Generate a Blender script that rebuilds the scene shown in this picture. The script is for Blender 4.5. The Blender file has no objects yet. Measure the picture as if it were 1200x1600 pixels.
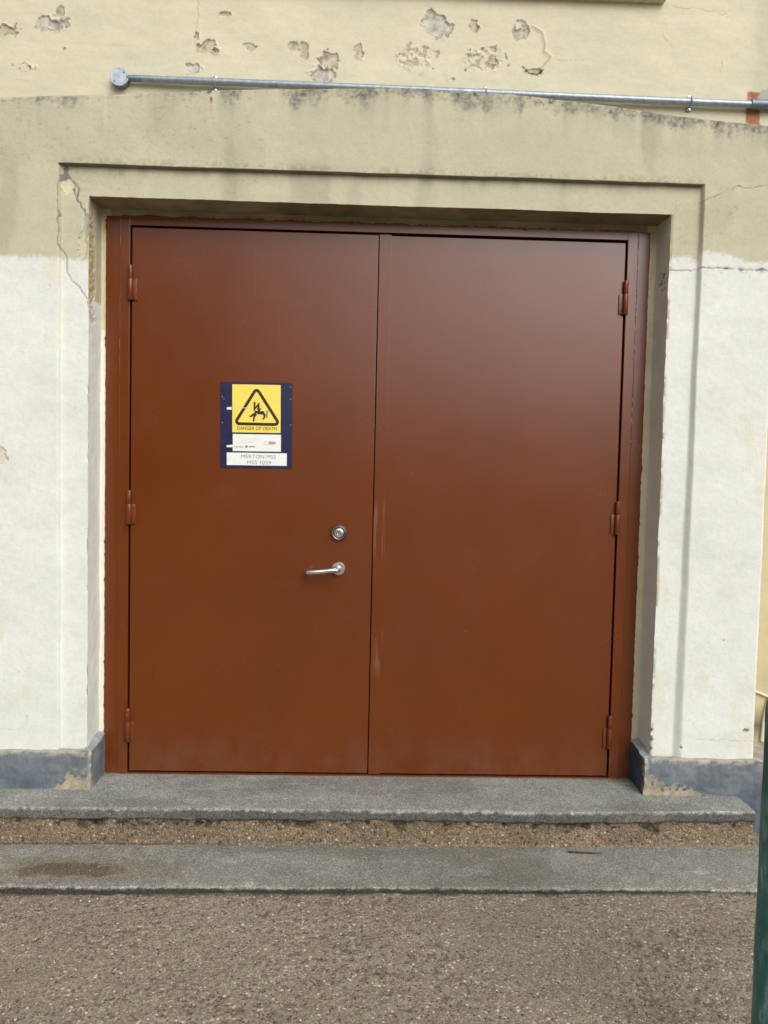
import bpy, bmesh, math, random
import numpy as np
from mathutils import Vector, Matrix

random.seed(7)
rng = np.random.default_rng(7)
SC = bpy.context.scene
COL = SC.collection

# ---------------------------------------------------------------- camera
cam_d = bpy.data.cameras.new('camera')
cam = bpy.data.objects.new('camera', cam_d)
COL.objects.link(cam)
SC.camera = cam
cam_d.sensor_fit = 'VERTICAL'
cam_d.sensor_height = 36.0
cam_d.sensor_width = 27.0
cam_d.lens = 36.0 * 1200 / 1600
cam_d.clip_start = 0.05
cam_d.clip_end = 500
pitch, yaw, roll = -0.0486, -0.02789, 0.02209
fw = Vector((-math.sin(yaw) * math.cos(pitch), math.cos(yaw) * math.cos(pitch), math.sin(pitch)))
rt = Vector((math.cos(yaw), math.sin(yaw), 0))
up = rt.cross(fw)
r2 = rt * math.cos(roll) + up * math.sin(roll)
u2 = -rt * math.sin(roll) + up * math.cos(roll)
m = Matrix((r2, u2, -fw)).transposed().to_4x4()
m.translation = Vector((0.9396, -3.1393, 1.2413))
cam.matrix_world = m

# ---------------------------------------------------------------- light
SUN_DIR = Vector((0.38, -0.74, 0.66)).normalized()          # towards the sun
w = bpy.data.worlds.new('World')
SC.world = w
w.use_nodes = True
nt = w.node_tree
nt.nodes.clear()
sky = nt.nodes.new('ShaderNodeTexSky')
sky.sky_type = 'NISHITA'
sky.sun_disc = False
sky.sun_elevation = math.asin(SUN_DIR.z)
sky.sun_rotation = math.atan2(SUN_DIR.x, SUN_DIR.y)
sky.altitude = 0
sky.air_density = 1.0
sky.dust_density = 6.0
sky.ozone_density = 1.0
hsv = nt.nodes.new('ShaderNodeHueSaturation')
hsv.inputs['Saturation'].default_value = 0.10
bg = nt.nodes.new('ShaderNodeBackground')
bg.inputs['Strength'].default_value = 0.15
wo = nt.nodes.new('ShaderNodeOutputWorld')
nt.links.new(sky.outputs[0], hsv.inputs['Color'])
nt.links.new(hsv.outputs[0], bg.inputs['Color'])
nt.links.new(bg.outputs[0], wo.inputs['Surface'])

sun_d = bpy.data.lights.new('sun', 'SUN')
sun_d.energy = 0.66
sun_d.angle = math.radians(60)
sun_d.color = (1.0, 0.985, 0.95)
sun = bpy.data.objects.new('sun', sun_d)
COL.objects.link(sun)
sun.rotation_euler = SUN_DIR.to_track_quat('Z', 'Y').to_euler()

SC.view_settings.view_transform = 'Standard'
SC.view_settings.look = 'None'
SC.view_settings.exposure = 0.08
SC.view_settings.gamma = 1.0
SC.view_settings.use_curve_mapping = False

# ---------------------------------------------------------------- helpers
def lin(r, g, b):
    def f(v):
        v /= 255.0
        return v / 12.92 if v <= 0.04045 else ((v + 0.055) / 1.055) ** 2.4
    return (f(r), f(g), f(b))

def tag(o, label=None, cat=None, group=None, kind=None):
    if label: o['label'] = label
    if cat: o['category'] = cat
    if group: o['group'] = group
    if kind: o['kind'] = kind
    return o

def empty(name, loc=(0, 0, 0)):
    o = bpy.data.objects.new(name, None)
    o.empty_display_size = 0.1
    o.location = loc
    COL.objects.link(o)
    return o

def link(name, me, mat, parent=None):
    o = bpy.data.objects.new(name, me)
    COL.objects.link(o)
    if mat: me.materials.append(mat)
    if parent is not None:
        o.parent = parent
        o.matrix_parent_inverse = Matrix.Translation(-Vector(parent_world(parent)))
    return o

def parent_world(p):
    v = Vector(p.location)
    return v

def from_bm(name, bm, mat, parent=None, smooth=None):
    me = bpy.data.meshes.new(name)
    bmesh.ops.recalc_face_normals(bm, faces=bm.faces)
    bm.to_mesh(me); bm.free()
    if smooth:
        me.shade_smooth()
        me.set_sharp_from_angle(angle=math.radians(smooth))
    return link(name, me, mat, parent)

def box(bm, x0, x1, y0, y1, z0, z1, bev=0.0, seg=2):
    b = bmesh.new()
    bmesh.ops.create_cube(b, size=1)
    for v in b.verts:
        v.co = Vector((x0 + (v.co.x + .5) * (x1 - x0), y0 + (v.co.y + .5) * (y1 - y0), z0 + (v.co.z + .5) * (z1 - z0)))
    if bev:
        bmesh.ops.bevel(b, geom=b.edges[:], offset=bev, segments=seg, profile=.6, affect='EDGES')
    t = bpy.data.meshes.new('t'); b.to_mesh(t); b.free()
    bm.from_mesh(t); bpy.data.meshes.remove(t)

def lathe(bm, prof, c, axis='-Y', seg=40):
    """prof: list of (radius, height along axis)"""
    rings = []
    for r, h in prof:
        ring = []
        for k in range(seg):
            a = 2 * math.pi * k / seg
            u, v = r * math.cos(a), r * math.sin(a)
            if axis == '-Y': p = (c[0] + u, c[1] - h, c[2] + v)
            elif axis == 'Z': p = (c[0] + u, c[1] + v, c[2] + h)
            else: p = (c[0] + h, c[1] + u, c[2] + v)
            ring.append(bm.verts.new(p))
        rings.append(ring)
    for a, b in zip(rings, rings[1:]):
        for k in range(seg):
            bm.faces.new((a[k], a[(k + 1) % seg], b[(k + 1) % seg], b[k]))
    bm.faces.new(rings[0]); bm.faces.new(rings[-1][::-1])

def tube(bm, pts, rad, seg=20):
    pts = [Vector(p) for p in pts]
    rads = rad if isinstance(rad, (list, tuple)) else [rad] * len(pts)
    ref = Vector((0, 0, 1))
    rings = []
    for i, p in enumerate(pts):
        d = (pts[min(i + 1, len(pts) - 1)] - pts[max(i - 1, 0)]).normalized()
        if abs(d.dot(ref)) > .95: ref = Vector((1, 0, 0))
        a = d.cross(ref).normalized(); b = d.cross(a).normalized()
        ref = -b if (-b).dot(ref) > 0 else b
        rings.append([bm.verts.new(p + (a * math.cos(2 * math.pi * k / seg) + b * math.sin(2 * math.pi * k / seg)) * rads[i]) for k in range(seg)])
    for a, b in zip(rings, rings[1:]):
        for k in range(seg):
            bm.faces.new((a[k], a[(k + 1) % seg], b[(k + 1) % seg], b[k]))
    bm.faces.new(rings[0]); bm.faces.new(rings[-1][::-1])

def smoothpath(pts, n=8):
    P = [Vector(p) for p in pts]; out = []
    for i in range(len(P) - 1):
        a, b, c, d = P[max(i - 1, 0)], P[i], P[i + 1], P[min(i + 2, len(P) - 1)]
        for k in range(n):
            t = k / n
            out.append(.5 * ((2 * b) + (-a + c) * t + (2 * a - 5 * b + 4 * c - d) * t * t + (-a + 3 * b - 3 * c + d) * t ** 3))
    out.append(P[-1]); return out

# numpy noise ------------------------------------------------------
def hash3(i, j, k, seed):
    n = (i.astype(np.int64) * 374761393 + j.astype(np.int64) * 668265263 + k.astype(np.int64) * 2147483647 + seed * 974634777) & 0xFFFFFFFF
    n = ((n ^ (n >> 13)) * 1274126177) & 0xFFFFFFFF
    n = ((n ^ (n >> 16)) * 2246822519) & 0xFFFFFFFF
    return ((n ^ (n >> 15)) & 0xFFFFFF) / float(0xFFFFFF)

def vn(x, y, z, seed=0):
    i, j, k = np.floor(x), np.floor(y), np.floor(z)
    fx, fy, fz = x - i, y - j, z - k
    fx, fy, fz = [t * t * t * (t * (t * 6 - 15) + 10) for t in (fx, fy, fz)]
    r = 0
    for a in (0, 1):
        for b in (0, 1):
            for c in (0, 1):
                wt = (fx if a else 1 - fx) * (fy if b else 1 - fy) * (fz if c else 1 - fz)
                r = r + wt * hash3(i + a, j + b, k + c, seed)
    return r * 2 - 1

def fbm(x, y, z, o=4, seed=0, g=.5):
    r = 0; a = 1; s = 0
    for q in range(o):
        r = r + a * vn(x, y, z, seed + q * 17); s += a
        x, y, z = x * 2.03 + 11.3, y * 2.03 + 5.1, z * 2.03 + 7.7
        a *= g
    return r / s * 1.6

def sm(a, b, x):
    t = np.clip((x - a) / (b - a), 0, 1)
    return t * t * (3 - 2 * t)

def polydist(x, z, pts):
    d = np.full(x.shape, 9.0)
    for (ax, az), (bx, bz) in zip(pts, pts[1:]):
        vx, vz = bx - ax, bz - az
        t = np.clip(((x - ax) * vx + (z - az) * vz) / (vx * vx + vz * vz + 1e-12), 0, 1)
        d = np.minimum(d, np.hypot(x - ax - t * vx, z - az - t * vz))
    return d

def worley(x, y, z, seed=0):
    """distance to the nearest jittered cell point, and that cell's random value"""
    i, j, k = np.floor(x), np.floor(y), np.floor(z)
    best = np.full(x.shape, 9.0); rid = np.zeros(x.shape)
    for a in (-1, 0, 1):
        for b in (-1, 0, 1):
            for c in (-1, 0, 1):
                I, J, K = i + a, j + b, k + c
                d = np.sqrt((I + hash3(I, J, K, seed) - x) ** 2 + (J + hash3(I, J, K, seed + 1) - y) ** 2 + (K + hash3(I, J, K, seed + 2) - z) ** 2)
                m_ = d < best
                best = np.where(m_, d, best); rid = np.where(m_, hash3(I, J, K, seed + 3), rid)
    return best, rid

def lines(*seg):
    """lines(a, step, b, step, c ...) -> sorted coordinates with exact breakpoints"""
    out = [seg[0]]
    for k in range(0, len(seg) - 2, 2):
        a, st, b = seg[k], seg[k + 1], seg[k + 2]
        n = max(1, int(round((b - a) / st)))
        out += list(a + (b - a) * np.arange(1, n + 1) / n)
    return np.array(out)

class Surf:
    def __init__(s): s.P = []; s.C = []; s.F = []; s.n = 0
    def patch(s, P, C, keep=None, flip=False):
        a, b = P.shape[:2]
        idx = np.arange(a * b).reshape(a, b) + s.n
        q = np.stack([idx[:-1, :-1], idx[1:, :-1], idx[1:, 1:], idx[:-1, 1:]], -1)
        if flip: q = q[..., ::-1]
        q = q.reshape(-1, 4) if keep is None else q[keep]
        s.P.append(P.reshape(-1, 3)); s.C.append(np.broadcast_to(C, P.shape).reshape(-1, 3)); s.F.append(q); s.n += a * b
    def build(s, name, mat, parent=None, deform=None, smooth=True):
        P = np.concatenate(s.P).astype(float); C = np.concatenate(s.C); F = np.concatenate(s.F)
        used = np.zeros(len(P), bool); used[F.ravel()] = True
        rm = np.cumsum(used) - 1
        P, C, F = P[used], C[used], rm[F]
        if deform: P = P + deform(P)
        me = bpy.data.meshes.new(name)
        me.vertices.add(len(P)); me.vertices.foreach_set('co', P.astype(np.float32).ravel())
        me.loops.add(F.size); me.loops.foreach_set('vertex_index', F.ravel().astype(np.int32))
        me.polygons.add(len(F)); me.polygons.foreach_set('loop_start', (np.arange(len(F)) * 4).astype(np.int32))
        me.update(calc_edges=True)
        at = me.color_attributes.new('Tint', 'FLOAT_COLOR', 'POINT')
        at.data.foreach_set('color', np.concatenate([C, np.ones((len(C), 1))], 1).astype(np.float32).ravel())
        if smooth: me.shade_smooth()
        return link(name, me, mat, parent)

def mixc(a, b, t):
    t = np.asarray(t)[..., None]
    return np.asarray(a) * (1 - t) + np.asarray(b) * t

# ---------------------------------------------------------------- materials
class N:
    def __init__(s, name, rough=.5, metal=0.0, spec=.5):
        s.m = bpy.data.materials.new(name); s.m.use_nodes = True
        s.t = s.m.node_tree; s.b = s.t.nodes['Principled BSDF']
        s.b.inputs['Roughness'].default_value = rough
        s.b.inputs['Metallic'].default_value = metal
        s.b.inputs['Specular IOR Level'].default_value = spec
        s.co = s.t.nodes.new('ShaderNodeTexCoord').outputs['Object']
    def n(s, ty, **k):
        o = s.t.nodes.new(ty)
        for a, v in k.items():
            if hasattr(o, a) and a not in ('Scale',): setattr(o, a, v)
        return o
    def map(s, scale=(1, 1, 1)):
        o = s.n('ShaderNodeMapping'); o.inputs['Scale'].default_value = scale
        s.t.links.new(s.co, o.inputs[0]); return o.outputs[0]
    def noise(s, scale, detail=4, rough=.5, vec=None, dist=0):
        o = s.n('ShaderNodeTexNoise'); o.inputs['Scale'].default_value = scale
        o.inputs['Detail'].default_value = detail; o.inputs['Roughness'].default_value = rough
        o.inputs['Distortion'].default_value = dist
        s.t.links.new(vec or s.co, o.inputs['Vector']); return o.outputs['Fac']
    def vor(s, scale, vec=None, feature='F1', rnd=1.0):
        o = s.n('ShaderNodeTexVoronoi'); o.feature = feature; o.inputs['Scale'].default_value = scale
        o.inputs['Randomness'].default_value = rnd
        s.t.links.new(vec or s.co, o.inputs['Vector']); return o
    def ramp(s, fac, stops, interp='LINEAR'):
        o = s.n('ShaderNodeValToRGB'); cr = o.color_ramp; cr.interpolation = interp
        while len(cr.elements) < len(stops): cr.elements.new(.5)
        for e, (p, c) in zip(cr.elements, stops):
            e.position = p
            if isinstance(c, (int, float)): c = (c, c, c)
            e.color = (*c, 1)
        s.t.links.new(fac, o.inputs[0]); return o.outputs[0]
    def mix(s, a, b, fac, mode='MIX'):
        o = s.n('ShaderNodeMix'); o.data_type = 'RGBA'; o.blend_type = mode
        for sock, v in ((o.inputs[0], fac), (o.inputs[6], a), (o.inputs[7], b)):
            if isinstance(v, (int, float)): sock.default_value = v
            elif isinstance(v, tuple): sock.default_value = (*v, 1)
            else: s.t.links.new(v, sock)
        return o.outputs[2]
    def math(s, op, a, b=0.0):
        o = s.n('ShaderNodeMath'); o.operation = op
        for sock, v in ((o.inputs[0], a), (o.inputs[1], b)):
            if isinstance(v, (int, float)): sock.default_value = v
            else: s.t.links.new(v, sock)
        return o.outputs[0]
    def sep(s, c):
        o = s.n('ShaderNodeSeparateColor'); s.t.links.new(c, o.inputs[0]); return o.outputs
    def bump(s, h, dist, strength=1.0, prev=None):
        o = s.n('ShaderNodeBump'); o.inputs['Distance'].default_value = dist; o.inputs['Strength'].default_value = strength
        s.t.links.new(h, o.inputs['Height'])
        if prev is not None: s.t.links.new(prev, o.inputs['Normal'])
        s.t.links.new(o.outputs[0], s.b.inputs['Normal']); return o.outputs[0]
    def base(s, c):
        if isinstance(c, tuple): s.b.inputs['Base Color'].default_value = (*c, 1)
        else: s.t.links.new(c, s.b.inputs['Base Color'])
    def rough(s, c): s.t.links.new(c, s.b.inputs['Roughness'])
    def tint(s):
        o = s.n('ShaderNodeAttribute'); o.attribute_name = 'Tint'; return o.outputs['Color']

def mat_plaster():
    k = N('weathered_render', .88, spec=.25)
    t = k.tint()
    st = k.noise(9, 5, .6, k.map((.5, 1, 1.6)))
    fine = k.noise(120, 4, .65)
    mid = k.noise(28, 5, .6)
    c = k.mix(t, k.ramp(st, [(.3, .965), (.7, 1.02)]), 1.0, 'MULTIPLY')
    c = k.mix(c, k.ramp(mid, [(.3, (.965, .965, .96)), (.62, 1.01)]), 1.0, 'MULTIPLY')
    c = k.mix(c, k.ramp(fine, [(.28, .90), (.5, 1.0), (.8, 1.02)]), 1.0, 'MULTIPLY')
    k.base(c)
    b = k.bump(k.noise(40, 6, .65, k.map((.5, 1, 1.5))), .003, .22)
    b = k.bump(k.noise(240, 4, .7), .0012, .6, b)
    return k.m

def mat_cream():
    k = N('flaking_cream_paint', .8, spec=.3)
    t = k.tint()
    c = k.mix(t, k.ramp(k.noise(5, 5, .6), [(.3, .95), (.7, 1.03)]), 1.0, 'MULTIPLY')
    c = k.mix(c, k.ramp(k.noise(70, 5, .6), [(.3, .95), (.6, 1.01)]), 1.0, 'MULTIPLY')
    k.base(c)
    b = k.bump(k.noise(22, 5, .6, k.map((.4, 1, 1.4))), .004, .35)
    b = k.bump(k.noise(200, 3, .6), .001, .5, b)
    return k.m

def mat_stone():
    k = N('dense_grey_concrete', .86, spec=.3)
    t = k.tint()
    v = k.vor(330)
    sp = k.sep(v.outputs['Color'])
    spc = k.ramp(sp[0], [(0.0, .42), (.22, .70), (.5, .95), (.78, 1.12), (.93, 1.6), (1.0, 2.0)])
    n1 = k.ramp(k.noise(160, 4, .7), [(.3, .78), (.7, 1.2)])
    n2 = k.ramp(k.noise(12, 5, .6), [(.3, .88), (.7, 1.10)])
    c = k.mix(t, spc, .85, 'MULTIPLY'); c = k.mix(c, n1, 1.0, 'MULTIPLY'); c = k.mix(c, n2, 1.0, 'MULTIPLY')
    k.base(c)
    b = k.bump(v.outputs['Distance'], .002, .6)
    b = k.bump(k.noise(90, 5, .7), .004, .6, b)
    return k.m

def mat_aggregate(name, scale, mort, bdist, keep=.55):
    """mortar with pebbles of mixed colours; Tint carries the general tone"""
    k = N(name, .9, spec=.25)
    t = k.tint()
    stones = [(0.0, (.22, .18, .16)), (.08, (.75, .62, .50)), (.2, (1.05, .98, .88)), (.32, (.6, .55, .5)), (.45, (1.3, 1.2, 1.05)),
              (.58, (.9, .78, .62)), (.7, (.5, .43, .38)), (.8, (1.15, 1.0, .85)), (.9, (1.2, .72, .5)), (.955, (2.2, 2.15, 2.0))]
    v1 = k.vor(scale, k.map((1, 1, 1)))
    v2 = k.vor(scale * 2.1)
    c1 = k.ramp(k.sep(v1.outputs['Color'])[0], stones, 'CONSTANT')
    c2 = k.ramp(k.sep(v2.outputs['Color'])[1], stones, 'CONSTANT')
    pick = k.ramp(k.sep(v1.outputs['Color'])[2], [(0, 0.0), (keep, 1.0)], 'CONSTANT')
    c = k.mix(c1, c2, pick)
    edge = k.ramp(v1.outputs['Distance'], [(.30, 0.0), (.60, 1.0)])
    c = k.mix(c, mort, k.math('MULTIPLY', edge, .5))
    c = k.mix(c, k.ramp(k.noise(scale * 2.6, 3, .75), [(.3, .66), (.7, 1.32)]), 1.0, 'MULTIPLY')
    c = k.mix(c, k.ramp(k.noise(3, 5, .6), [(.3, .90), (.7, 1.10)]), 1.0, 'MULTIPLY')
    c = k.mix(t, c, 1.0, 'MULTIPLY')
    k.base(c)
    h = k.math('SUBTRACT', 1.0, v1.outputs['Distance'])
    b = k.bump(h, bdist, .7)
    b = k.bump(k.noise(scale * 1.5, 5, .75), bdist * 1.2, .8, b)
    return k.m

def mat_plinth():
    k = N('blue_grey_plinth_paint', .7, spec=.35)
    t = k.tint()
    c = k.mix(t, k.ramp(k.noise(14, 5, .65, k.map((1, 1, .5))), [(.3, .80), (.7, 1.2)]), 1.0, 'MULTIPLY')
    c = k.mix(c, k.ramp(k.noise(90, 4, .7), [(.3, .85), (.7, 1.12)]), 1.0, 'MULTIPLY')
    k.base(c)
    b = k.bump(k.noise(50, 6, .65), .005, .6)
    return k.m

def mat_door(name='door_paint', col=(0.121, 0.0250, 0.0008), rough=.25, streak=False):
    k = N(name, rough, spec=.64)
    c = k.mix(col, k.ramp(k.noise(2.2, 3, .5), [(.3, .94), (.7, 1.05)]), 1.0, 'MULTIPLY')
    k.base(c)
    k.rough(k.ramp(k.noise(6, 3, .5), [(.3, rough - .02), (.7, rough + .03)]))
    b = k.bump(k.noise(3.0, 1, .4, k.map((1, 1, .6))), .004, .25)
    b = k.bump(k.noise(420, 2, .5), .0003, .35, b)
    xyz = k.n('ShaderNodeSeparateXYZ'); k.t.links.new(k.co, xyz.inputs[0])
    # dust splashed on the foot of the doors, and pale reflection streaks painted on the meeting strip
    zf = k.math('MULTIPLY', k.ramp(xyz.outputs[2], [(0.0, 1.0), (.22, 0.0)]), k.ramp(k.noise(9, 6, .65, k.map((1, 1, .6))), [(.40, 0.0), (.75, 1.0)]))
    c2 = k.mix(c, (.20, .15, .11), k.math('MULTIPLY', zf, .22))
    wipe = k.ramp(k.noise(5, 5, .6, k.map((.8, 1, 2.2))), [(.58, 0.0), (.80, 1.0)])
    c2 = k.mix(c2, (.20, .10, .06), k.math('MULTIPLY', wipe, .10))
    if streak:
        z01 = k.math('DIVIDE', xyz.outputs[2], 2.2)
        zz = k.ramp(z01, [(.18, 0.0), (.21, 1.0), (.26, .7), (.285, 0.0), (.40, 0.0), (.43, .8), (.49, 1.0), (.52, 0.0)])
        sm_ = k.ramp(k.noise(30, 3, .5, k.map((2.2, 1, .12))), [(.46, 0.0), (.60, 1.0)])
        c2 = k.mix(c2, (.30, .18, .12), k.math('MULTIPLY', k.math('MULTIPLY', zz, sm_), .26))
    k.base(c2)
    return k.m

def mat_chipped_door():
    k = N('door_paint_hinges', .36, spec=.5)
    f = k.ramp(k.noise(150, 3, .6), [(.66, 0.0), (.72, 1.0)])
    k.base(k.mix((0.140, 0.028, 0.004), (.50, .32, .22), k.math('MULTIPLY', f, .8)))
    k.bump(k.noise(120, 3, .6), .0015, .5)
    return k.m

def mat_simple(name, col, rough=.5, metal=0.0, var=.1, scale=40, bump=0.0, spec=.5):
    k = N(name, rough, metal, spec)
    k.base(k.mix(col, k.ramp(k.noise(scale, 4, .6), [(.3, 1 - var), (.7, 1 + var)]), 1.0, 'MULTIPLY'))
    if bump: k.bump(k.noise(scale * 2, 4, .6), bump, .6)
    return k.m

def mat_green():
    k = N('green_gloss_paint', .38)
    f = k.ramp(k.noise(13, 4, .6, k.map((1.5, 1.5, .55)), .4), [(.50, 0.0), (.60, 1.0)])
    s = k.ramp(k.noise(60, 4, .6, k.map((2, 2, .3))), [(.4, 0.0), (.7, 1.0)])
    c = k.mix((.022, .130, .126), (.22, .36, .40), k.math('MULTIPLY', f, s))
    k.base(k.mix(c, k.ramp(k.noise(30, 4, .6), [(.3, .75), (.7, 1.3)]), 1.0, 'MULTIPLY'))
    k.bump(k.noise(35, 5, .6, k.map((1, 1, .5))), .004, .5)
    return k.m

M_PL, M_CR, M_ST = mat_plaster(), mat_cream(), mat_stone()
M_GR = mat_aggregate('worn_yard_concrete', 150, (.88, .83, .76), .0018)
M_RI = mat_aggregate('pebbly_riser_concrete', 120, (.80, .66, .48), .004, .5)
M_PN = mat_plinth()
M_DR = mat_door()
M_DS = mat_door('door_paint_streaked', streak=True)
M_HG = mat_chipped_door()
M_BK = mat_simple('dark_rubber_seal', (.012, .008, .007), .7)
M_STEEL = mat_simple('brushed_stainless_steel', (.80, .79, .77), .24, 1.0, .08, 90)
M_STEELD = mat_simple('dull_steel', (.25, .22, .20), .4, 1.0, .1, 90)
M_GALV = mat_simple('galvanised_steel', (.30, .34, .385), .45, .55, .22, 55, .0006)
M_GALVD = mat_simple('dull_galvanised_fitting', (.16, .20, .25), .5, .6, .2, 55, .0006)
M_LID = mat_simple('zinc_box_lid', (.42, .47, .53), .5, .25, .2, 45, .0006)
M_NAVY = mat_simple('navy_blue_board', (.010, .010, .050), .35, 0, .3, 40)
M_YEL = mat_simple('yellow_sign_vinyl', (.80, .63, .105), .4, 0, .04, 20)
M_INK = mat_simple('black_sign_ink', (.020, .008, .006), .45, 0, .1, 30)
M_INKB = mat_simple('faded_brown_ink', (.16, .085, .01), .5, 0, .1, 30)
M_WHT = mat_simple('white_label_plastic', (.74, .76, .72), .4, 0, .04, 20)
M_GREYINK = mat_simple('grey_label_ink', (.17, .18, .18), .5, 0, .1, 50)
M_PALEINK = mat_simple('pale_pink_ink', (.62, .50, .48), .5, 0, .1, 50)
M_REDINK = mat_simple('faded_red_ink', (.55, .22, .21), .5, 0, .1, 50)
M_BLUEINK = mat_simple('pale_blue_ink', (.42, .52, .56), .5, 0, .1, 50)
M_SEAL = mat_simple('chipped_sealant', (.36, .25, .19), .7, 0, .3, 120)
M_GREEN = mat_green()
M_CABLE = mat_simple('white_cable_sheath', (.62, .58, .46), .5, 0, .08, 40)
M_TWIG = mat_simple('dry_brown_stalk', (.06, .04, .022), .8, 0, .3, 90)

# ---------------------------------------------------------------- colours of the wall coats
WHITE = np.array((.685, .690, .638))
BEIGE = np.array((.500, .465, .335))
CREAM = np.array((.590, .552, .400))
BARE = np.array((.38, .35, .29))
OX0, OX1, OZ1 = -.125, 2.113, 2.274           # the doorway in the surround
GX0, GX1, GZ1 = -.232, 2.232, 2.386           # edge of the sunk band round it
YB, YO, YP, YW = -.135, -.156, -.172, .04      # planes: band, outer face, plinth face, main wall
Z0 = -.010                                     # upper tread
PX0, PX1 = -.56, 2.527                         # the surround's ends

def ztop(x):
    return np.interp(x, [-1, -.439, .032, .341, .747, 1.107, 1.471, 1.838, 2.11, 2.457, 3],
                     [2.605, 2.622, 2.650, 2.675, 2.696, 2.710, 2.699, 2.672, 2.640, 2.617, 2.59])

CR1 = [(-.235, 2.306), (-.2345, 2.18), (-.234, 2.078), (-.207, 2.039), (-.209, 1.991), (-.19, 1.956), (-.159, 1.933), (-.131, 1.891), (-.125, 1.855)]
CR2 = [(-.219, 2.37), (-.207, 2.33), (-.184, 2.30), (-.172, 2.258), (-.14, 2.219), (-.135, 2.143)]
CR3 = [(-.172, 2.258), (-.164, 2.301), (-.184, 2.331)]
CR4 = [(2.10, 2.056), (2.113, 2.059), (2.175, 2.061), (2.23, 2.069), (2.33, 2.068), (2.38, 2.067), (2.488, 2.067), (2.53, 2.06)]
CR5 = [(2.219, 2.319), (2.268, 2.338), (2.317, 2.363), (2.366, 2.384), (2.387, 2.373), (2.429, 2.379), (2.473, 2.39)]
CR6 = [(-.55, .222), (-.449, .218), (-.363, .219), (-.351, .272)]
CR7 = [(2.278, .212), (2.519, .207)]

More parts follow.
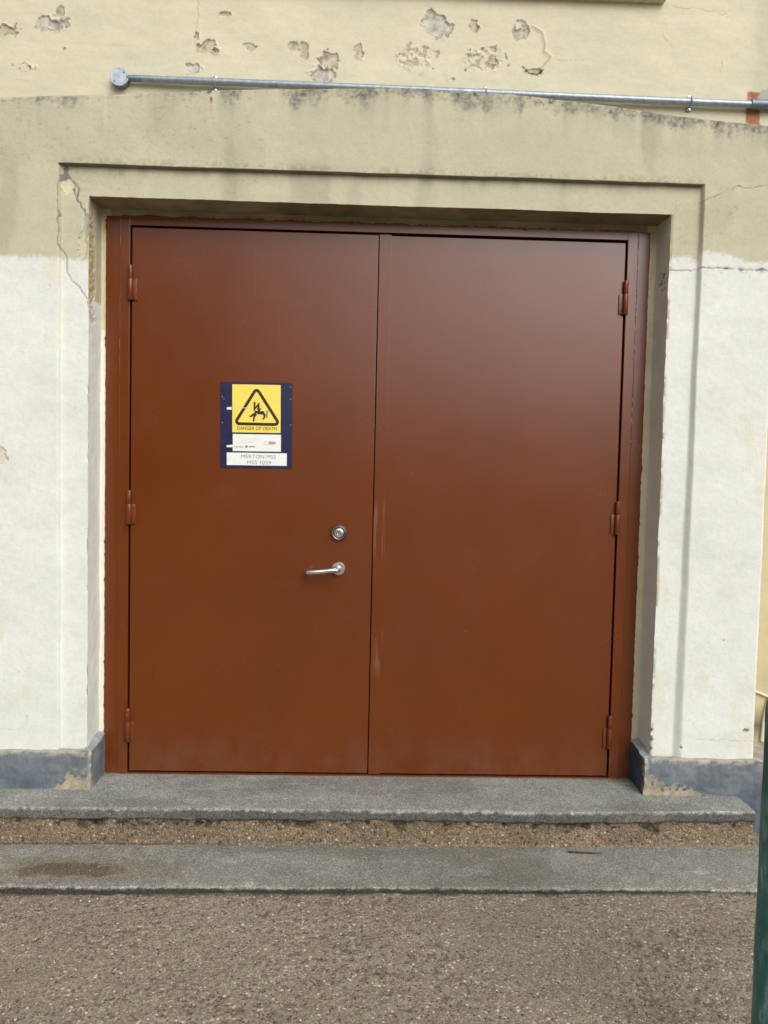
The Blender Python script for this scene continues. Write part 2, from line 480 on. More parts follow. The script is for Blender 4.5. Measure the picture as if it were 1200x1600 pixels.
def surround_colour(P, where):
    """paint, dirt, damage and some painted light and shade of the render; returns colour and how deep it is eaten"""
    x, y, z = P[..., 0], P[..., 1], P[..., 2]
    n_lo = fbm(x * 4, y * 4, z * 4, 4, 3)
    n_mid = fbm(x * 22, y * 22, z * 22, 4, 9)
    n_hi = fbm(x * 90, y * 90, z * 90, 3, 21)
    wx = x + .004 * fbm(x * 40, y, z * 40, 3, 31); wz = z + .004 * fbm(x * 40, y + 9, z * 40, 3, 32)
    bz = np.where(x < 1, 2.034, np.where(x < 2.225, 2.108, 2.128 - .03 * sm(2.28, 2.45, x)))
    if where == 'reveal':
        bz = np.where(x < 1, 1.90, 0.0)
    if where == 'back':
        bz = np.where(x < 1, 1.80, 0.0)
    t = sm(-.012, .012, z - bz + .008 * n_mid + .007 * n_hi)
    if where == 'front':
        c = mixc(WHITE, BEIGE, t)
    elif where == 'reveal':
        c = mixc(WHITE * 1.09, BEIGE, t)  # left reveal's white is raised, its light put into the colour
        c = np.where((x > 1)[..., None], np.array((.69, .68, .58)), c)
        c = mixc(c, np.array((.76, .76, .70)), np.where(x > 1, sm(2.0, .8, z) * .55, 0))
    else:
        c = mixc(np.array((.76, .735, .60)), np.array((.60, .54, .35)), t)
        c = np.where((x > 1)[..., None], np.array((.66, .60, .43)), c)
    # blotchy weathering
    c = c * (1 + .055 * n_lo + .03 * n_mid)[..., None]
    beige = t[..., None]
    c = mixc(c, c * np.array((.84, .85, .84)), np.clip(sm(.1, .8, n_lo) * t * .8, 0, 1))
    streak = fbm(x * 26, y, z * 1.6, 4, 41)
    depth = np.zeros(x.shape)
    if where == 'front':
        # soot and algae creeping down from the top edge
        dz = ztop(x) - z
        zone = np.clip(.25 + .9 * sm(.22, .36, x) * sm(.52, .40, x) + 1.0 * sm(.5, .66, x) * sm(1.6, 1.1, x) + .75 * sm(1.1, 1.4, x) + .25 * sm(2.1, 2.4, x), 0, 1.3)
        n_cl = fbm(x * 9, y, z * 11, 4, 43)
        d1 = sm(-.5, 1.6, .8 * n_cl + .45 * n_hi + .5 * n_mid + .5 * streak + .85 * zone - dz / .045)
        d1 = d1 * np.clip(.8 + .45 * fbm(x * 120, y, z * 120, 2, 44), .1, 1.2)
        d1 = d1 * sm(.16, .09, dz)
        c = mixc(c, np.array((.15, .147, .128)), np.clip(d1 * .95, 0, .85))
        d1b = sm(.20, 0, dz) * np.clip(.35 + .8 * streak, 0, 1) * zone
        c = mixc(c, c * np.array((.72, .73, .74)), np.clip(d1b * .6, 0, 1))
        c = mixc(c, c * np.array((.86, .86, .86)), sm(.012, .002, dz))
        dots = sm(.62, .80, fbm(x * 48, y, z * 48, 3, 45)) * sm(.05, .005, dz) * np.clip(zone, 0, 1)
        c = mixc(c, np.array((.05, .048, .035)), dots * .85)
        # dirt washing out above and below the sunk band's edge
        d2 = sm(.03, 0, np.abs(z - GZ1 - .006)) * (z > GZ1) * sm(-.26, -.2, x) * sm(2.27, 2.2, x) * np.clip(.3 + n_hi + n_mid, 0, 1)
        c = mixc(c, c * .55, d2 * .55)
        d3 = sm(.055, 0, GZ1 - z) * (z < GZ1) * (x > GX0) * (x < GX1) * np.clip(.5 + .7 * streak, 0, 1)
        c = mixc(c, c * np.array((.66, .64, .60)), d3 * .7)
        c = mixc(c, np.array((.13, .115, .075)), sm(.0042, .0015, np.abs(z - GZ1 + .001)) * (x > GX0) * (x < GX1 - .004) * .75)  # sharp shade line under the step, painted into the colour
        # dark vertical dribble patches
        d4 = sm(.35, .9, fbm(x * 7, 3., z * 2.2, 4, 47)) * t
        c = mixc(c, c * np.array((.82, .83, .83)), d4 * .8)
        # mottled first centimetres of white below the paint line
        d5 = sm(.10, 0, bz - z) * (z < bz) * sm(.05, .45, n_hi + .4 * n_mid)
        c = mixc(c, np.array((.60, .58, .50)), d5 * .35)
        # horizontal scuffs, faint yellow stains on the white
        d6 = sm(.45, .9, fbm(x * 8, 1., z * 5, 4, 52)) * (1 - t)
        c = mixc(c, np.array((.66, .63, .50)), d6 * .55)
        # cracks
        for pts, wd, dk, sq in ((CR1, .0020, .72, 1), (CR2, .0026, .78, 1), (CR3, .002, .8, 1), (CR4, .0022, .75, .8), (CR5, .0016, .55, 1), (CR6, .0014, .3, 1), (CR7, .0014, .35, 1)):
            d = polydist(wx, wz, pts)
            brk = np.clip(.75 + 1.0 * n_mid, .15, 1) if pts in (CR4, CR5, CR6, CR7) else 1.0
            kk = sm(wd * 1.6, wd * .3, d) * dk * brk
            c = mixc(c, np.array((.10, .085, .06)), np.clip(kk, 0, 1)); depth = np.maximum(depth, kk * .004)
        # wider black blobs along the right-hand crack
        d = polydist(wx, wz, [(2.33, 2.069), (2.48, 2.067)])
        c = mixc(c, np.array((.10, .09, .075)), sm(.010, .001, d) * np.clip(n_mid * 1.4 + .3 * n_hi, 0, .9))
        d = polydist(wx, wz, [(2.26, 2.062), (2.52, 2.060)])
        c = mixc(c, c * .8, sm(.03, .0, d) * np.clip(.3 + n_hi, 0, 1) * .6)
        # blown render at the left corner
        for (cx, cz, rx, rz, cc) in ((-.212, 2.351, .017, .040, (.20, .18, .15)), (-.135, 2.175, .012, .055, (.36, .36, .34)), (-.205, 2.30, .022, .03, (.62, .56, .38)),
                                     (-.150, 2.09, .016, .05, (.56, .50, .36)), (-.447, 1.281, .024, .035, (.62, .58, .44)), (2.488, .252, .012, .008, (.12, .13, .10)), (2.228, .178, .006, .006, (.2, .2, .15)), (2.384, .615, .004, .004, (.2, .2, .16)),
                                     (-.265, 1.93, .004, .003, (.3, .3, .25)), (2.39, .95, .03, .10, (.66, .66, .60)), (2.30, .45, .03, .06, (.62, .60, .46))):
            e = np.hypot((wx - cx) / rx, (wz - cz) / rz) + .35 * n_mid + .25 * n_hi
            kk = sm(1.05, .85, e)
            soft = rx > .025
            c = mixc(c, np.array(cc), kk * (.35 if soft else .9)); depth = np.maximum(depth, kk * (0 if soft else .003))
            if not soft: c = mixc(c, c * .55, sm(.12, .02, np.abs(e - .97)) * .7)
        # rust drip from a nail
        e = np.hypot((x - .337) / .005, (z - 2.637) / .014)
        c = mixc(c, np.array((.24, .07, .03)), sm(1.2, .5, e))
        c = mixc(c, np.array((.42, .30, .17)), sm(.005, .001, np.abs(x - .337)) * sm(2.57, 2.60, z) * sm(2.64, 2.63, z) * .5)
        # pale drip
        c = mixc(c, c * 1.09, sm(.009, .003, np.abs(x + .057)) * sm(2.48, 2.55, z) * sm(2.66, 2.62, z))
        # scattered pits
        pit = sm(.62, .85, fbm(x * 70, 7., z * 95, 3, 61)) * (.2 + .8 * t) * sm(-.2, .6, n_lo)
        c = mixc(c, c * .72, pit * .5); depth = np.maximum(depth, pit * .0006)
        # chipped arrises of the doorway
        near = np.minimum(np.abs(x - OX0), np.abs(x - OX1))
        ar = sm(.010, .001, near) * (z < OZ1)
        low = np.where(x > 1, sm(.25, .55, np.abs(np.sin(z * 9.3)) * .6 + .35 * n_mid + .3 * n_hi), sm(.5, .8, n_mid + .3 * n_hi))
        c = mixc(c, np.array((.33, .31, .24)), ar * low * np.where(x > 1, .85, .35)); depth = np.maximum(depth, ar * low * .004)
        for zc, rr in ((.241, .010), (.205, .013), (.166, .010)):
            e = np.hypot((x - 2.110) / rr, (z - zc) / rr) + .4 * n_hi
            c = mixc(c, np.array((.05, .045, .035)), sm(1.1, .8, e) * .9); depth = np.maximum(depth, sm(1.1, .7, e) * .008)
    elif where == 'soffit':
        pass
    elif where == 'reveal':
        e = np.hypot((y + .105) / .05, (z - 2.03) / .19) + .5 * n_mid + .3 * n_hi
        kk = np.where(x < 1, sm(1.1, .8, e), 0)
        c = mixc(c, np.array((.44, .32, .14)), kk * np.clip(.6 + .6 * n_hi, 0, 1)); depth = kk * .004 * (1 + n_hi)
        e = np.hypot((y + .07) / .05, (z - 2.03) / .05) + .6 * n_mid + .5 * n_hi
        kk = np.where(x > 1, sm(.95, .7, e), 0) * sm(.0, .3, n_hi)
        c = mixc(c, np.array((.16, .15, .12)), kk)
        ar = sm(.012, .001, np.abs(y - YB)) * sm(.3, .6, n_mid + .4 * n_hi)
        c = mixc(c, np.array((.33, .31, .24)), ar * .7)
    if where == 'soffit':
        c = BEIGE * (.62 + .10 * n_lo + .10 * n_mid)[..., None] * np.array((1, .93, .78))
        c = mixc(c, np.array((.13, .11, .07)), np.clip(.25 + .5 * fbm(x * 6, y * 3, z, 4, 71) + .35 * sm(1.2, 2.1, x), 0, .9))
    return np.clip(c, .01, .95), depth

def plaster_deform(P):
    x, y, z = P[:, 0], P[:, 1], P[:, 2]
    D = np.zeros_like(P)
    n = fbm(x * 3.1, y * 3.1, z * 3.1, 3, 101)
    n2 = fbm(x * 17, y * 17, z * 17, 3, 105)
    n3 = fbm(x * 60, y * 60, z * 60, 2, 109)
    D[:, 1] = .0018 * n + .0005 * n2 + .00025 * n3
    D[:, 0] = .0016 * fbm(x * 5, y * 5, z * 5, 2, 113) + .0009 * fbm(x * 30, y * 30, z * 30, 3, 117)
    D[:, 2] = .0016 * fbm(x * 4, y * 4, z * 4, 2, 121) + .0007 * fbm(x * 30, y * 30, z * 30, 3, 125)
    return D

# ---------------------------------------------------------------- ground
def ground_z(x): return -.172 + .0075 * (x - 1.0)
gx = lines(-60, 6, -6, .5, -.9, .0055, 3.0, .4, 7, 6, 61)
gy = lines(-60, 5, -5, .25, -1.75, .0055, -.55, .2, .4)
X, Y = np.meshgrid(gx, gy, indexing='ij')
near = sm(-2.2, -1.5, Y)
wd, wid = worley(X * 85, Y * 85, X * 0, 5)
h = fbm(X * 2, Y * 2, X * 0, 3, 201) * .003 + (.0016 * fbm(X * 25, Y * 25, X * 0, 4, 205) + .0012 * (0.5 - wd) * (wid > .35) + .0007 * fbm(X * 110, Y * 110, X * 0, 2, 207)) * near
Z = ground_z(np.clip(X, -3, 5)) + h
lowf = fbm(X * 1.3, Y * 2.2, X * 0, 4, 211); br = fbm(X * 4, Y * 60, X * 0, 3, 213)
C = np.array((.272, .252, .215)) * (1 + .12 * lowf)[..., None]
C = mixc(C, np.array((.262, .252, .226)), np.clip(.25 + .5 * sm(.3, 1.9, X) + .3 * lowf, 0, 1))
C = C * (1 + .10 * br * sm(.4, 1.2, X) * sm(-.95, -1.1, Y))[..., None]
pitm = sm(.52, .66, fbm(X * 85, Y * 85, X * 0, 2, 217)) * sm(.0, .5, fbm(X * 2, Y * 3, X * 0, 2, 218) + .35 * sm(1.4, .2, X) + .15)
C = mixc(C, np.array((.085, .072, .058)), pitm * .6); Z = Z - pitm * .0018
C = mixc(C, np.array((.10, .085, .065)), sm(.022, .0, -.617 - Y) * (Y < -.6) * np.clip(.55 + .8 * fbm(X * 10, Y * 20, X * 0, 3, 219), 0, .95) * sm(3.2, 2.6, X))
s = Surf(); s.patch(np.stack([X, Y, Z], -1), C)
g = s.build('ground', M_GR); tag(g, kind='structure')

# ---------------------------------------------------------------- steps
SX0, SX1 = -1.3, 2.459
def profile(pts, ds):
    out = []
    for (a, b) in zip(pts, pts[1:]):
        L = math.hypot(b[0] - a[0], b[1] - a[1]); n = max(1, int(round(L / ds)))
        out += [(a[0] + (b[0] - a[0]) * k / n, a[1] + (b[1] - a[1]) * k / n) for k in range(n)]
    return np.array(out + [pts[-1]])

def arc(cy, cz, r, a0, a1, n=6):
    return [(cy + r * math.cos(math.radians(a0 + (a1 - a0) * k / n)), cz + r * math.sin(math.radians(a0 + (a1 - a0) * k / n))) for k in range(n + 1)]

def sweep(prof, xs, col, surf, cap=True):
    Xg = np.repeat(xs[:, None], len(prof), 1)
    P = np.stack([Xg, np.repeat(prof[None, :, 0], len(xs), 0), np.repeat(prof[None, :, 1], len(xs), 0)], -1)
    surf.patch(P, col(P), flip=True)

xs = lines(SX0, .02, -.62, .0036, SX1)
NF = -.333                                           # nose of the upper step
step1 = empty('upper_step', (1.0, -.15, -.17))
tag(step1, 'grey concrete doorstep directly under the brown doors, above a pebbly riser', 'step')
r_ = .010
pr = profile([(.05, Z0), (NF + r_, Z0)] + arc(NF + r_, Z0 - r_, r_, 90, 180) + [(NF, Z0 - .036), (NF + .012, Z0 - .043)], .0036)
def c_tread(P):
    x, y, z = P[..., 0], P[..., 1], P[..., 2]
    n = fbm(x * 6, y * 9, z * 9, 4, 301); nh = fbm(x * 60, y * 60, z * 60, 3, 305)
    c = np.array((.268, .270, .250)) * (1 + .12 * n + .05 * nh)[..., None]
    c = mixc(c, np.array((.42, .42, .39)), sm(.030, .0, y - NF - .003) * (z > Z0 - .010) * np.clip(.1 + 1.2 * nh + .5 * n, 0, 1) * .4)
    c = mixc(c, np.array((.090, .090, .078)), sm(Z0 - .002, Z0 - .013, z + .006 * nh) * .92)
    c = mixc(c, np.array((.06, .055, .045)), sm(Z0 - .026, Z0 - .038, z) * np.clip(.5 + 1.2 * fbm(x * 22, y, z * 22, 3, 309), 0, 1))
    c = mixc(c, np.array((.36, .36, .33)), sm(.50, .80, fbm(x * 9, y * 22, 0 * z, 4, 313)) * .4 * (z > Z0 - .003))
    c = mixc(c, np.array((.17, .158, .128)), sm(.15, .8, fbm(x * 2.4, y * 7, 0 * z, 5, 371)) * .55)
    c = mixc(c, np.array((.10, .09, .075)), sm(-.022, -.004, y) * np.clip(.45 + .9 * nh + .5 * n, 0, 1) * .7)
    return c
s = Surf(); sweep(pr, xs, c_tread, s)
def d_tread(P):
    x, y, z = P[:, 0], P[:, 1], P[:, 2]
    D = np.zeros_like(P)
    e = sm(NF + .03, NF, y)
    D[:, 1] = e * (.0035 * fbm(x * 3, 0 * x, 0 * x, 3, 321) + .0028 * fbm(x * 38, y * 38, z * 38, 3, 323)) - e * .006 * (x - 1) * 0
    D[:, 1] += e * .020 * sm(1.6, 2.459, x)
    D[:, 2] = .0006 * fbm(x * 60, y * 60, z * 60, 2, 325) - e * .0018 * np.clip(fbm(x * 45, y * 45, z * 45, 3, 327), 0, 1)
    low = sm(Z0 - .022, Z0 - .036, z)
    D[:, 2] += low * (.005 * fbm(x * 22, 0 * x, 0 * x, 4, 329, .65) - .003)
    return D
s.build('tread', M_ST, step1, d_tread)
# right-hand end of the step and its pebbly riser
def riser_bot(x): return np.interp(x, [-.6, -.3, .3, 1.05, 2.4], [-.157, -.156, -.152, -.149, -.148])
def c_riser(P):
    x, y, z = P[..., 0], P[..., 1], P[..., 2]
    n = fbm(x * 5, y * 5, z * 9, 4, 331); nh = fbm(x * 55, y * 55, z * 55, 3, 335)
    c = np.array((.252, .222, .175)) * (1 + .18 * n)[..., None]
    c = mixc(c, np.array((.245, .218, .18)), np.clip(sm(.9, -.1, x) * .7 + sm(1.7, 2.2, x) * .5, 0, .8))
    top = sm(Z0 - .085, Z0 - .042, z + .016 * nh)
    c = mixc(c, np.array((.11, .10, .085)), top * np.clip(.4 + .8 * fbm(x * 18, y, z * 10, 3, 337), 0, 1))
    cl_ = np.zeros(x.shape)
    for mx, mr in ((-.05, .05), (.10, .06), (.42, .03), (.68, .03), (.73, .05), (1.10, .03), (1.75, .05), (2.05, .05)):
        cl_ = np.maximum(cl_, sm(1.0, .2, np.hypot((x - mx) / (mr * 1.5), (z - Z0 + .045) / .040) - .5 * nh - .4 * fbm(x * 35, y, z * 35, 2, 347)))
    c = mixc(c, np.array((.045, .04, .028)), cl_ * .85)
    hole = sm(.50, .70, fbm(x * 26, y, z * 30, 3, 341)) * sm(Z0 - .095, Z0 - .055, z)
    c = mixc(c, np.array((.045, .04, .03)), hole * .9)
    b = riser_bot(x)
    c = mixc(c, np.array((.12, .085, .06)), sm(.010, .001, z - b) * sm(.6, .1, x) * .7)
    c = mixc(c, np.array((.40, .33, .25)), sm(.010, .001, z - b) * sm(.6, 1.0, x) * .5)
    return c
RY = NF + .010
xs2 = xs
vz = np.linspace(0, 1, 34)
Xr, V = np.meshgrid(xs2, vz, indexing='ij')
Zr = (Z0 - .034) + V * (riser_bot(Xr) - .012 - (Z0 - .034))
Yr = np.full(Xr.shape, RY) + .020 * sm(1.6, 2.459, Xr)
P = np.stack([Xr, Yr, Zr], -1)
s = Surf(); s.patch(P, c_riser(P), flip=True)
yy = np.linspace(NF + .03, .30, 40)
Ye, Ze = np.meshgrid(yy, np.linspace(Z0, -.17, 40), indexing='ij')
P = np.stack([np.full(Ye.shape, SX1 - .002), Ye, Ze], -1)
s.patch(P, c_riser(P), flip=False)
def d_riser(P):
    x, y, z = P[:, 0], P[:, 1], P[:, 2]
    D = np.zeros_like(P)
    wd_, wi_ = worley(x * 95, y * 95, z * 95, 11)
    D[:, 1] = -.0045 * np.clip(.62 - wd_, 0, 1) * (wi_ > .3) - .002 * fbm(x * 20, y * 20, z * 20, 3, 343) + .003 * fbm(x * 6, 0 * x, z * 6, 2, 345)
    hole = sm(.50, .70, fbm(x * 26, y, z * 30, 3, 341)) * sm(Z0 - .095, Z0 - .055, z)
    D[:, 1] += hole * .006
    return D
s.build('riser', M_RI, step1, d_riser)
# the step's end near the right, dense grey
bm = bmesh.new(); box(bm, SX1 - .03, SX1 - .0005, NF + .045, .03, Z0 - .04, Z0 - .0025, .003)
me_end = from_bm('step_end', bm, None, step1, 40)
at = me_end.data.color_attributes.new('Tint', 'FLOAT_COLOR', 'POINT')
for d_ in at.data: d_.color = (.26, .265, .25, 1)
me_end.data.materials.append(M_ST)

step2 = empty('lower_step', (1.0, -.47, -.18))
tag(step2, 'low worn grey concrete step at ground level with a brown damp stain on its left', 'step')
LF = -.616
n_x = lines(SX0, .02, -.62, .0036, SX1 + .02)
pr = profile([(NF + .06, -.150), (LF + .008, -.150)] + arc(LF + .008, -.158, .008, 90, 180) + [(LF, -.205)], .0036)
def c_low(P):
    x, y, z = P[..., 0], P[..., 1], P[..., 2]
    n = fbm(x * 4, y * 7, z * 0, 4, 351); nh = fbm(x * 60, y * 60, z * 60, 3, 355); nm = fbm(x * 16, y * 22, z * 0, 4, 356)
    c = np.array((.232, .230, .206)) * (1 + .13 * n + .05 * nh)[..., None]
    # damp brown stain with drifted grit on the left
    e = np.hypot((x + .02) / .30, (y + .50) / .085) + .28 * nm + .12 * nh
    c = mixc(c, np.array((.20, .165, .12)), sm(1.5, .9, e) * .65)
    c = mixc(c, np.array((.25, .20, .15)), sm(.045, .0, RY - y) * np.clip(.55 + .6 * nm, 0, 1) * np.where(x < .45, 1, .35))
    c = mixc(c, np.array((.40, .40, .36)), sm(.03, .004, y - LF) * (z > -.155) * np.clip(.05 + 1.1 * nh + .4 * nm, 0, 1) * .5)
    for cx, cy, rx, ry in ((.585, -.598, .028, .018), (2.17, -.50, .03, .012), (1.45, -.42, .03, .008)):
        e = np.hypot((x - cx) / rx, (y - cy) / ry) + .45 * nm + .2 * nh
        c = mixc(c, np.array((.44, .43, .38)), sm(1.1, .8, e) * .6)
    c = mixc(c, np.array((.36, .36, .33)), sm(.45, .8, fbm(x * 10, y * 25, 0 * z, 4, 357)) * .35)
    c = mixc(c, np.array((.155, .142, .108)), sm(.10, .8, fbm(x * 2.1, y * 6, 0 * z, 5, 373)) * .55)
    e = np.hypot((x + .05) / .19, (y + .505) / .050) + .30 * nm + .10 * nh
    c = mixc(c, np.array((.105, .082, .055)), sm(1.15, .65, e) * .85)
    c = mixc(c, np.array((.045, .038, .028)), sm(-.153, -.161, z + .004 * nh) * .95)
    return c
s = Surf(); sweep(pr, n_x, c_low, s)
def d_low(P):
    x, y, z = P[:, 0], P[:, 1], P[:, 2]
    D = np.zeros_like(P)
    e = sm(LF + .03, LF, y)
    D[:, 1] = e * (.004 * fbm(x * 2.5, 0 * x, 0 * x, 3, 361) + .0030 * fbm(x * 34, y * 34, z * 34, 3, 363)) + .008 * e * sm(.2, -.5, x)
    D[:, 2] = .0006 * fbm(x * 60, y * 60, z * 60, 2, 365) - e * .002 * np.clip(fbm(x * 45, y * 45, z * 45, 3, 367), 0, 1) + (riser_bot(x) + .150)
    return D
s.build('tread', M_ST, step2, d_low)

# loose grit lying on the steps and yard
def grit(name, pts, label):
    V = []; F = []
    base = np.array([(1, 0, 0), (-1, 0, 0), (0, 1, 0), (0, -1, 0), (0, 0, 1), (0, 0, -1)], float)
    fc = [(0, 2, 4), (2, 1, 4), (1, 3, 4), (3, 0, 4), (2, 0, 5), (1, 2, 5), (3, 1, 5), (0, 3, 5)]
    Cc = []
    for x, y, z, r, col in pts:
        n = len(V)
        a = random.random() * 6.28; ca, sa = math.cos(a), math.sin(a)
        sx, sy, sz = r * random.uniform(.7, 1.5), r * random.uniform(.6, 1.1), r * random.uniform(.4, .8)
        for b in base:
            j = random.uniform(.75, 1.25)
            px, py, pz = b[0] * sx * j, b[1] * sy * j, b[2] * sz * j
            V.append((x + px * ca - py * sa, y + px * sa + py * ca, z + pz + sz * .5)); Cc.append((*col, 1))
        F += [tuple(n + q for q in f) for f in fc]
    me = bpy.data.meshes.new(name); me.from_pydata(V, [], F)
    at = me.color_attributes.new('Tint', 'FLOAT_COLOR', 'POINT')
    at.data.foreach_set('color', np.array(Cc, np.float32).ravel())
    k = bpy.data.materials.get('grit_stone')
    if k is None:
        kk = N('grit_stone', .85); kk.base(kk.mix(kk.tint(), kk.ramp(kk.noise(200, 2, .5), [(.3, .8), (.7, 1.15)]), 1.0, 'MULTIPLY')); k = kk.m
    return tag(link(name, me, k), label, kind='stuff')
pal = [(.30, .25, .19), (.20, .17, .14), (.42, .37, .30), (.12, .10, .09), (.33, .27, .2), (.55, .52, .46), (.30, .14, .09), (.25, .22, .19), (.10, .09, .08)]
pts = []
for _ in range(260):
    x = random.uniform(-.09, 2.07); y = -.012 - abs(random.gauss(0, .012))
    pts.append((x, y, Z0, random.uniform(.0007, .0022), random.choice(pal)))
for _ in range(160):
    x = random.uniform(-.5, -.1) if random.random() < .5 else random.uniform(2.09, 2.44); y = YP - .004 - abs(random.gauss(0, .008))
    pts.append((x, y, Z0, random.uniform(.0007, .0022), random.choice(pal)))
for _ in range(900):
    x = random.uniform(-.6, 2.45); y = RY - abs(random.gauss(0, .016)) - .004
    pts.append((x, y, float(riser_bot(x)), random.uniform(.0012, .0034), random.choice(pal)))
for _ in range(260):
    x = random.gauss(.05, .28); y = random.uniform(-.6, -.36)
    pts.append((x, y, float(riser_bot(x)), random.uniform(.001, .0028), random.choice(pal)))
for _ in range(500):
    x = random.uniform(-.6, 2.45); y = random.uniform(-.6, -.35)
    pts.append((x, y, float(riser_bot(x)), random.uniform(.0007, .0016), random.choice(pal)))
for _ in range(700):
    x = random.uniform(-.6, 2.5); y = LF - .006 - abs(random.gauss(0, .018))
    pts.append((x, y, float(ground_z(x)), random.uniform(.0012, .0036), random.choice(pal)))
for _ in range(3000):
    x = random.uniform(-.7, 2.5); y = random.uniform(-1.6, -.63)
    pts.append((x, y, float(ground_z(x)) - .0005, abs(random.gauss(0, .0014)) + .0009, random.choice(pal)))
for x, y in ((.04, -.655), (.07, -.66), (.09, -.645), (.02, -.665)):
    pts.append((x, y, float(ground_z(x)), .004, (.72, .70, .64)))
grit('loose_grit', pts, 'fine loose grit lying along the steps and over the yard')

# dry stalk lying on the lower step
bm = bmesh.new()
tube(bm, smoothpath([(1.725, -.366, -.1445), (1.745, -.371, -.143), (1.80, -.377, -.1425), (1.855, -.374, -.1455)], 5), [.0012] * 3 + [.0030] * 10 + [.0016] * 3, 8)
tag(from_bm('dry_stalk', bm, M_TWIG, None, 60), 'thin dark dry stalk lying on the lower step against the riser', 'stalk')

# ---------------------------------------------------------------- main wall behind the surround
PEELS = [(-.519, 2.978, .038, .025), (-.338, 3.002, .054, .028), (-.3, 3.041, .016, .022), (-.433, 2.833, .035, .014), (-.282, 2.91, .008, .008), (.355, 3.068, .019, .011), (.239, 2.979, .011, .022), (.283, 2.938, .043, .025), (.316, 2.925, .016, .014), (.233, 2.847, .027, .022), (.448, 2.945, .022, .011), (.625, 2.946, .019, .017), (.664, 2.927, .016, .03), (.764, 2.898, .033, .033), (.732, 2.845, .046, .028), (.887, 2.936, .016, .028), (1.194, 3.052, .057, .039), (1.352, 3.055, .024, .022), (1.542, 3.035, .03, .039), (1.599, 2.886, .041, .014), (1.112, 2.916, .06, .044), (1.389, 2.929, .065, .044), (1.204, 2.94, .008, .014), (1.272, 2.844, .008, .006)]
FRAG = {3, 20, 21}
PALE = {16, 18, 14, 1, 9}
wxl = lines(-8, .8, -1.2, .1, -.68, .0033, 2.80, .2, 4, .8, 10)
wzl = lines(-.4, .1, 2.54, .0033, 3.26, .15, 4.2, .8, 7)
X, Zw = np.meshgrid(wxl, wzl, indexing='ij')
zz = X * 0
nm = fbm(X * 24, zz, Zw * 24, 4, 401); nh = fbm(X * 75, zz, Zw * 75, 3, 405); nl = fbm(X * 2.2, zz, Zw * 3, 4, 409)
C = CREAM * (1 + .035 * nl + .02 * nm)[..., None]
Yw = np.full(X.shape, YW) + .003 * fbm(X * 2.5, zz, Zw * 2.5, 3, 411) + .0009 * fbm(X * 14, zz, Zw * 22, 3, 413)
# long shallow horizontal trowel ridges
Yw = Yw + .0007 * fbm(X * 1.2, zz, Zw * 14, 3, 415)
for i, (cx, cz, rx, rz) in enumerate(PEELS):
    sel = (np.abs(X - cx) < rx * 2.5 + .03) & (np.abs(Zw - cz) < rz * 2.5 + .03)
    e = np.hypot((X - cx) / rx, (Zw - cz) / rz) + .62 * nm + .30 * nh
    inner = sm(1.02, .94, e)
    if i in FRAG: inner = inner * sm(-.02, .12, fbm(X * 60, zz + i, Zw * 60, 2, 431))
    inner = np.where(sel, inner, 0)
    rim = np.where(sel, sm(.22, .03, np.abs(e - 1.05)), 0) * (inner < .5)
    col = np.array((.47, .44, .37)) if i in PALE else np.array((.46, .40, .30))
    col = col * (1 + .25 * nh + .18 * fbm(X * 45, zz, Zw * 45, 2, 433))[..., None]
    C = mixc(C, col, inner)
    C = mixc(C, np.array((.16, .13, .085)), np.where(sel, sm(.10, .01, np.abs(e - .96)), 0) * .55 * (1 if i not in FRAG else .5))
    Yw = Yw + inner * .0042 - rim * .0055 * np.clip(.4 + nm, 0, 1.3)
rim = polydist(X + .006 * nm, Zw + .006 * nm, [(1.585, 3.062), (1.625, 3.043), (1.640, 2.990), (1.635, 2.968), (1.660, 2.944), (1.640, 2.915), (1.62, 2.89)])
C = mixc(C, np.array((.33, .28, .18)), sm(.0045, .001, rim) * .7); Yw = Yw - sm(.012, .0, rim) * .003
fl = polydist(X + .005 * nm, Zw + .004 * nm, [(1.552, 2.905), (1.575, 2.882), (1.61, 2.874), (1.637, 2.895)])
C = mixc(C, np.array((.07, .055, .035)), sm(.006, .001, fl) * .95)
for pts in ([(2.151, 3.163), (2.27, 3.158), (2.362, 3.141), (2.401, 3.155)], [(2.116, 3.061), (2.158, 2.999), (2.224, 2.984)], [(.243, 3.2), (.248, 3.042), (.239, 2.979)], [(1.66, 2.934), (1.80, 2.938)], [(2.37, 2.96), (2.36, 2.91)]):
    d = polydist(X + .010 * nm, Zw + .008 * nm, pts)
    C = mixc(C, np.array((.36, .31, .21)), sm(.0030, .0008, d) * np.clip(.5 + nm, 0, .8))
# primed repair patch and bare mortar by the pipe bend
d = np.maximum(np.abs(X - 2.503) / .030, np.abs(Zw - 2.772) / .066) + .10 * nm + .05 * nh
C = mixc(C, np.array((.33, .125, .055)) * (1 + .35 * nm + .2 * nh)[..., None], sm(1.03, .92, d) * .92)
d = np.hypot((X - 2.575) / .055, (Zw - 2.80) / .055) + .3 * nm
C = mixc(C, np.array((.42, .41, .36)), sm(1.05, .9, d) * .9)
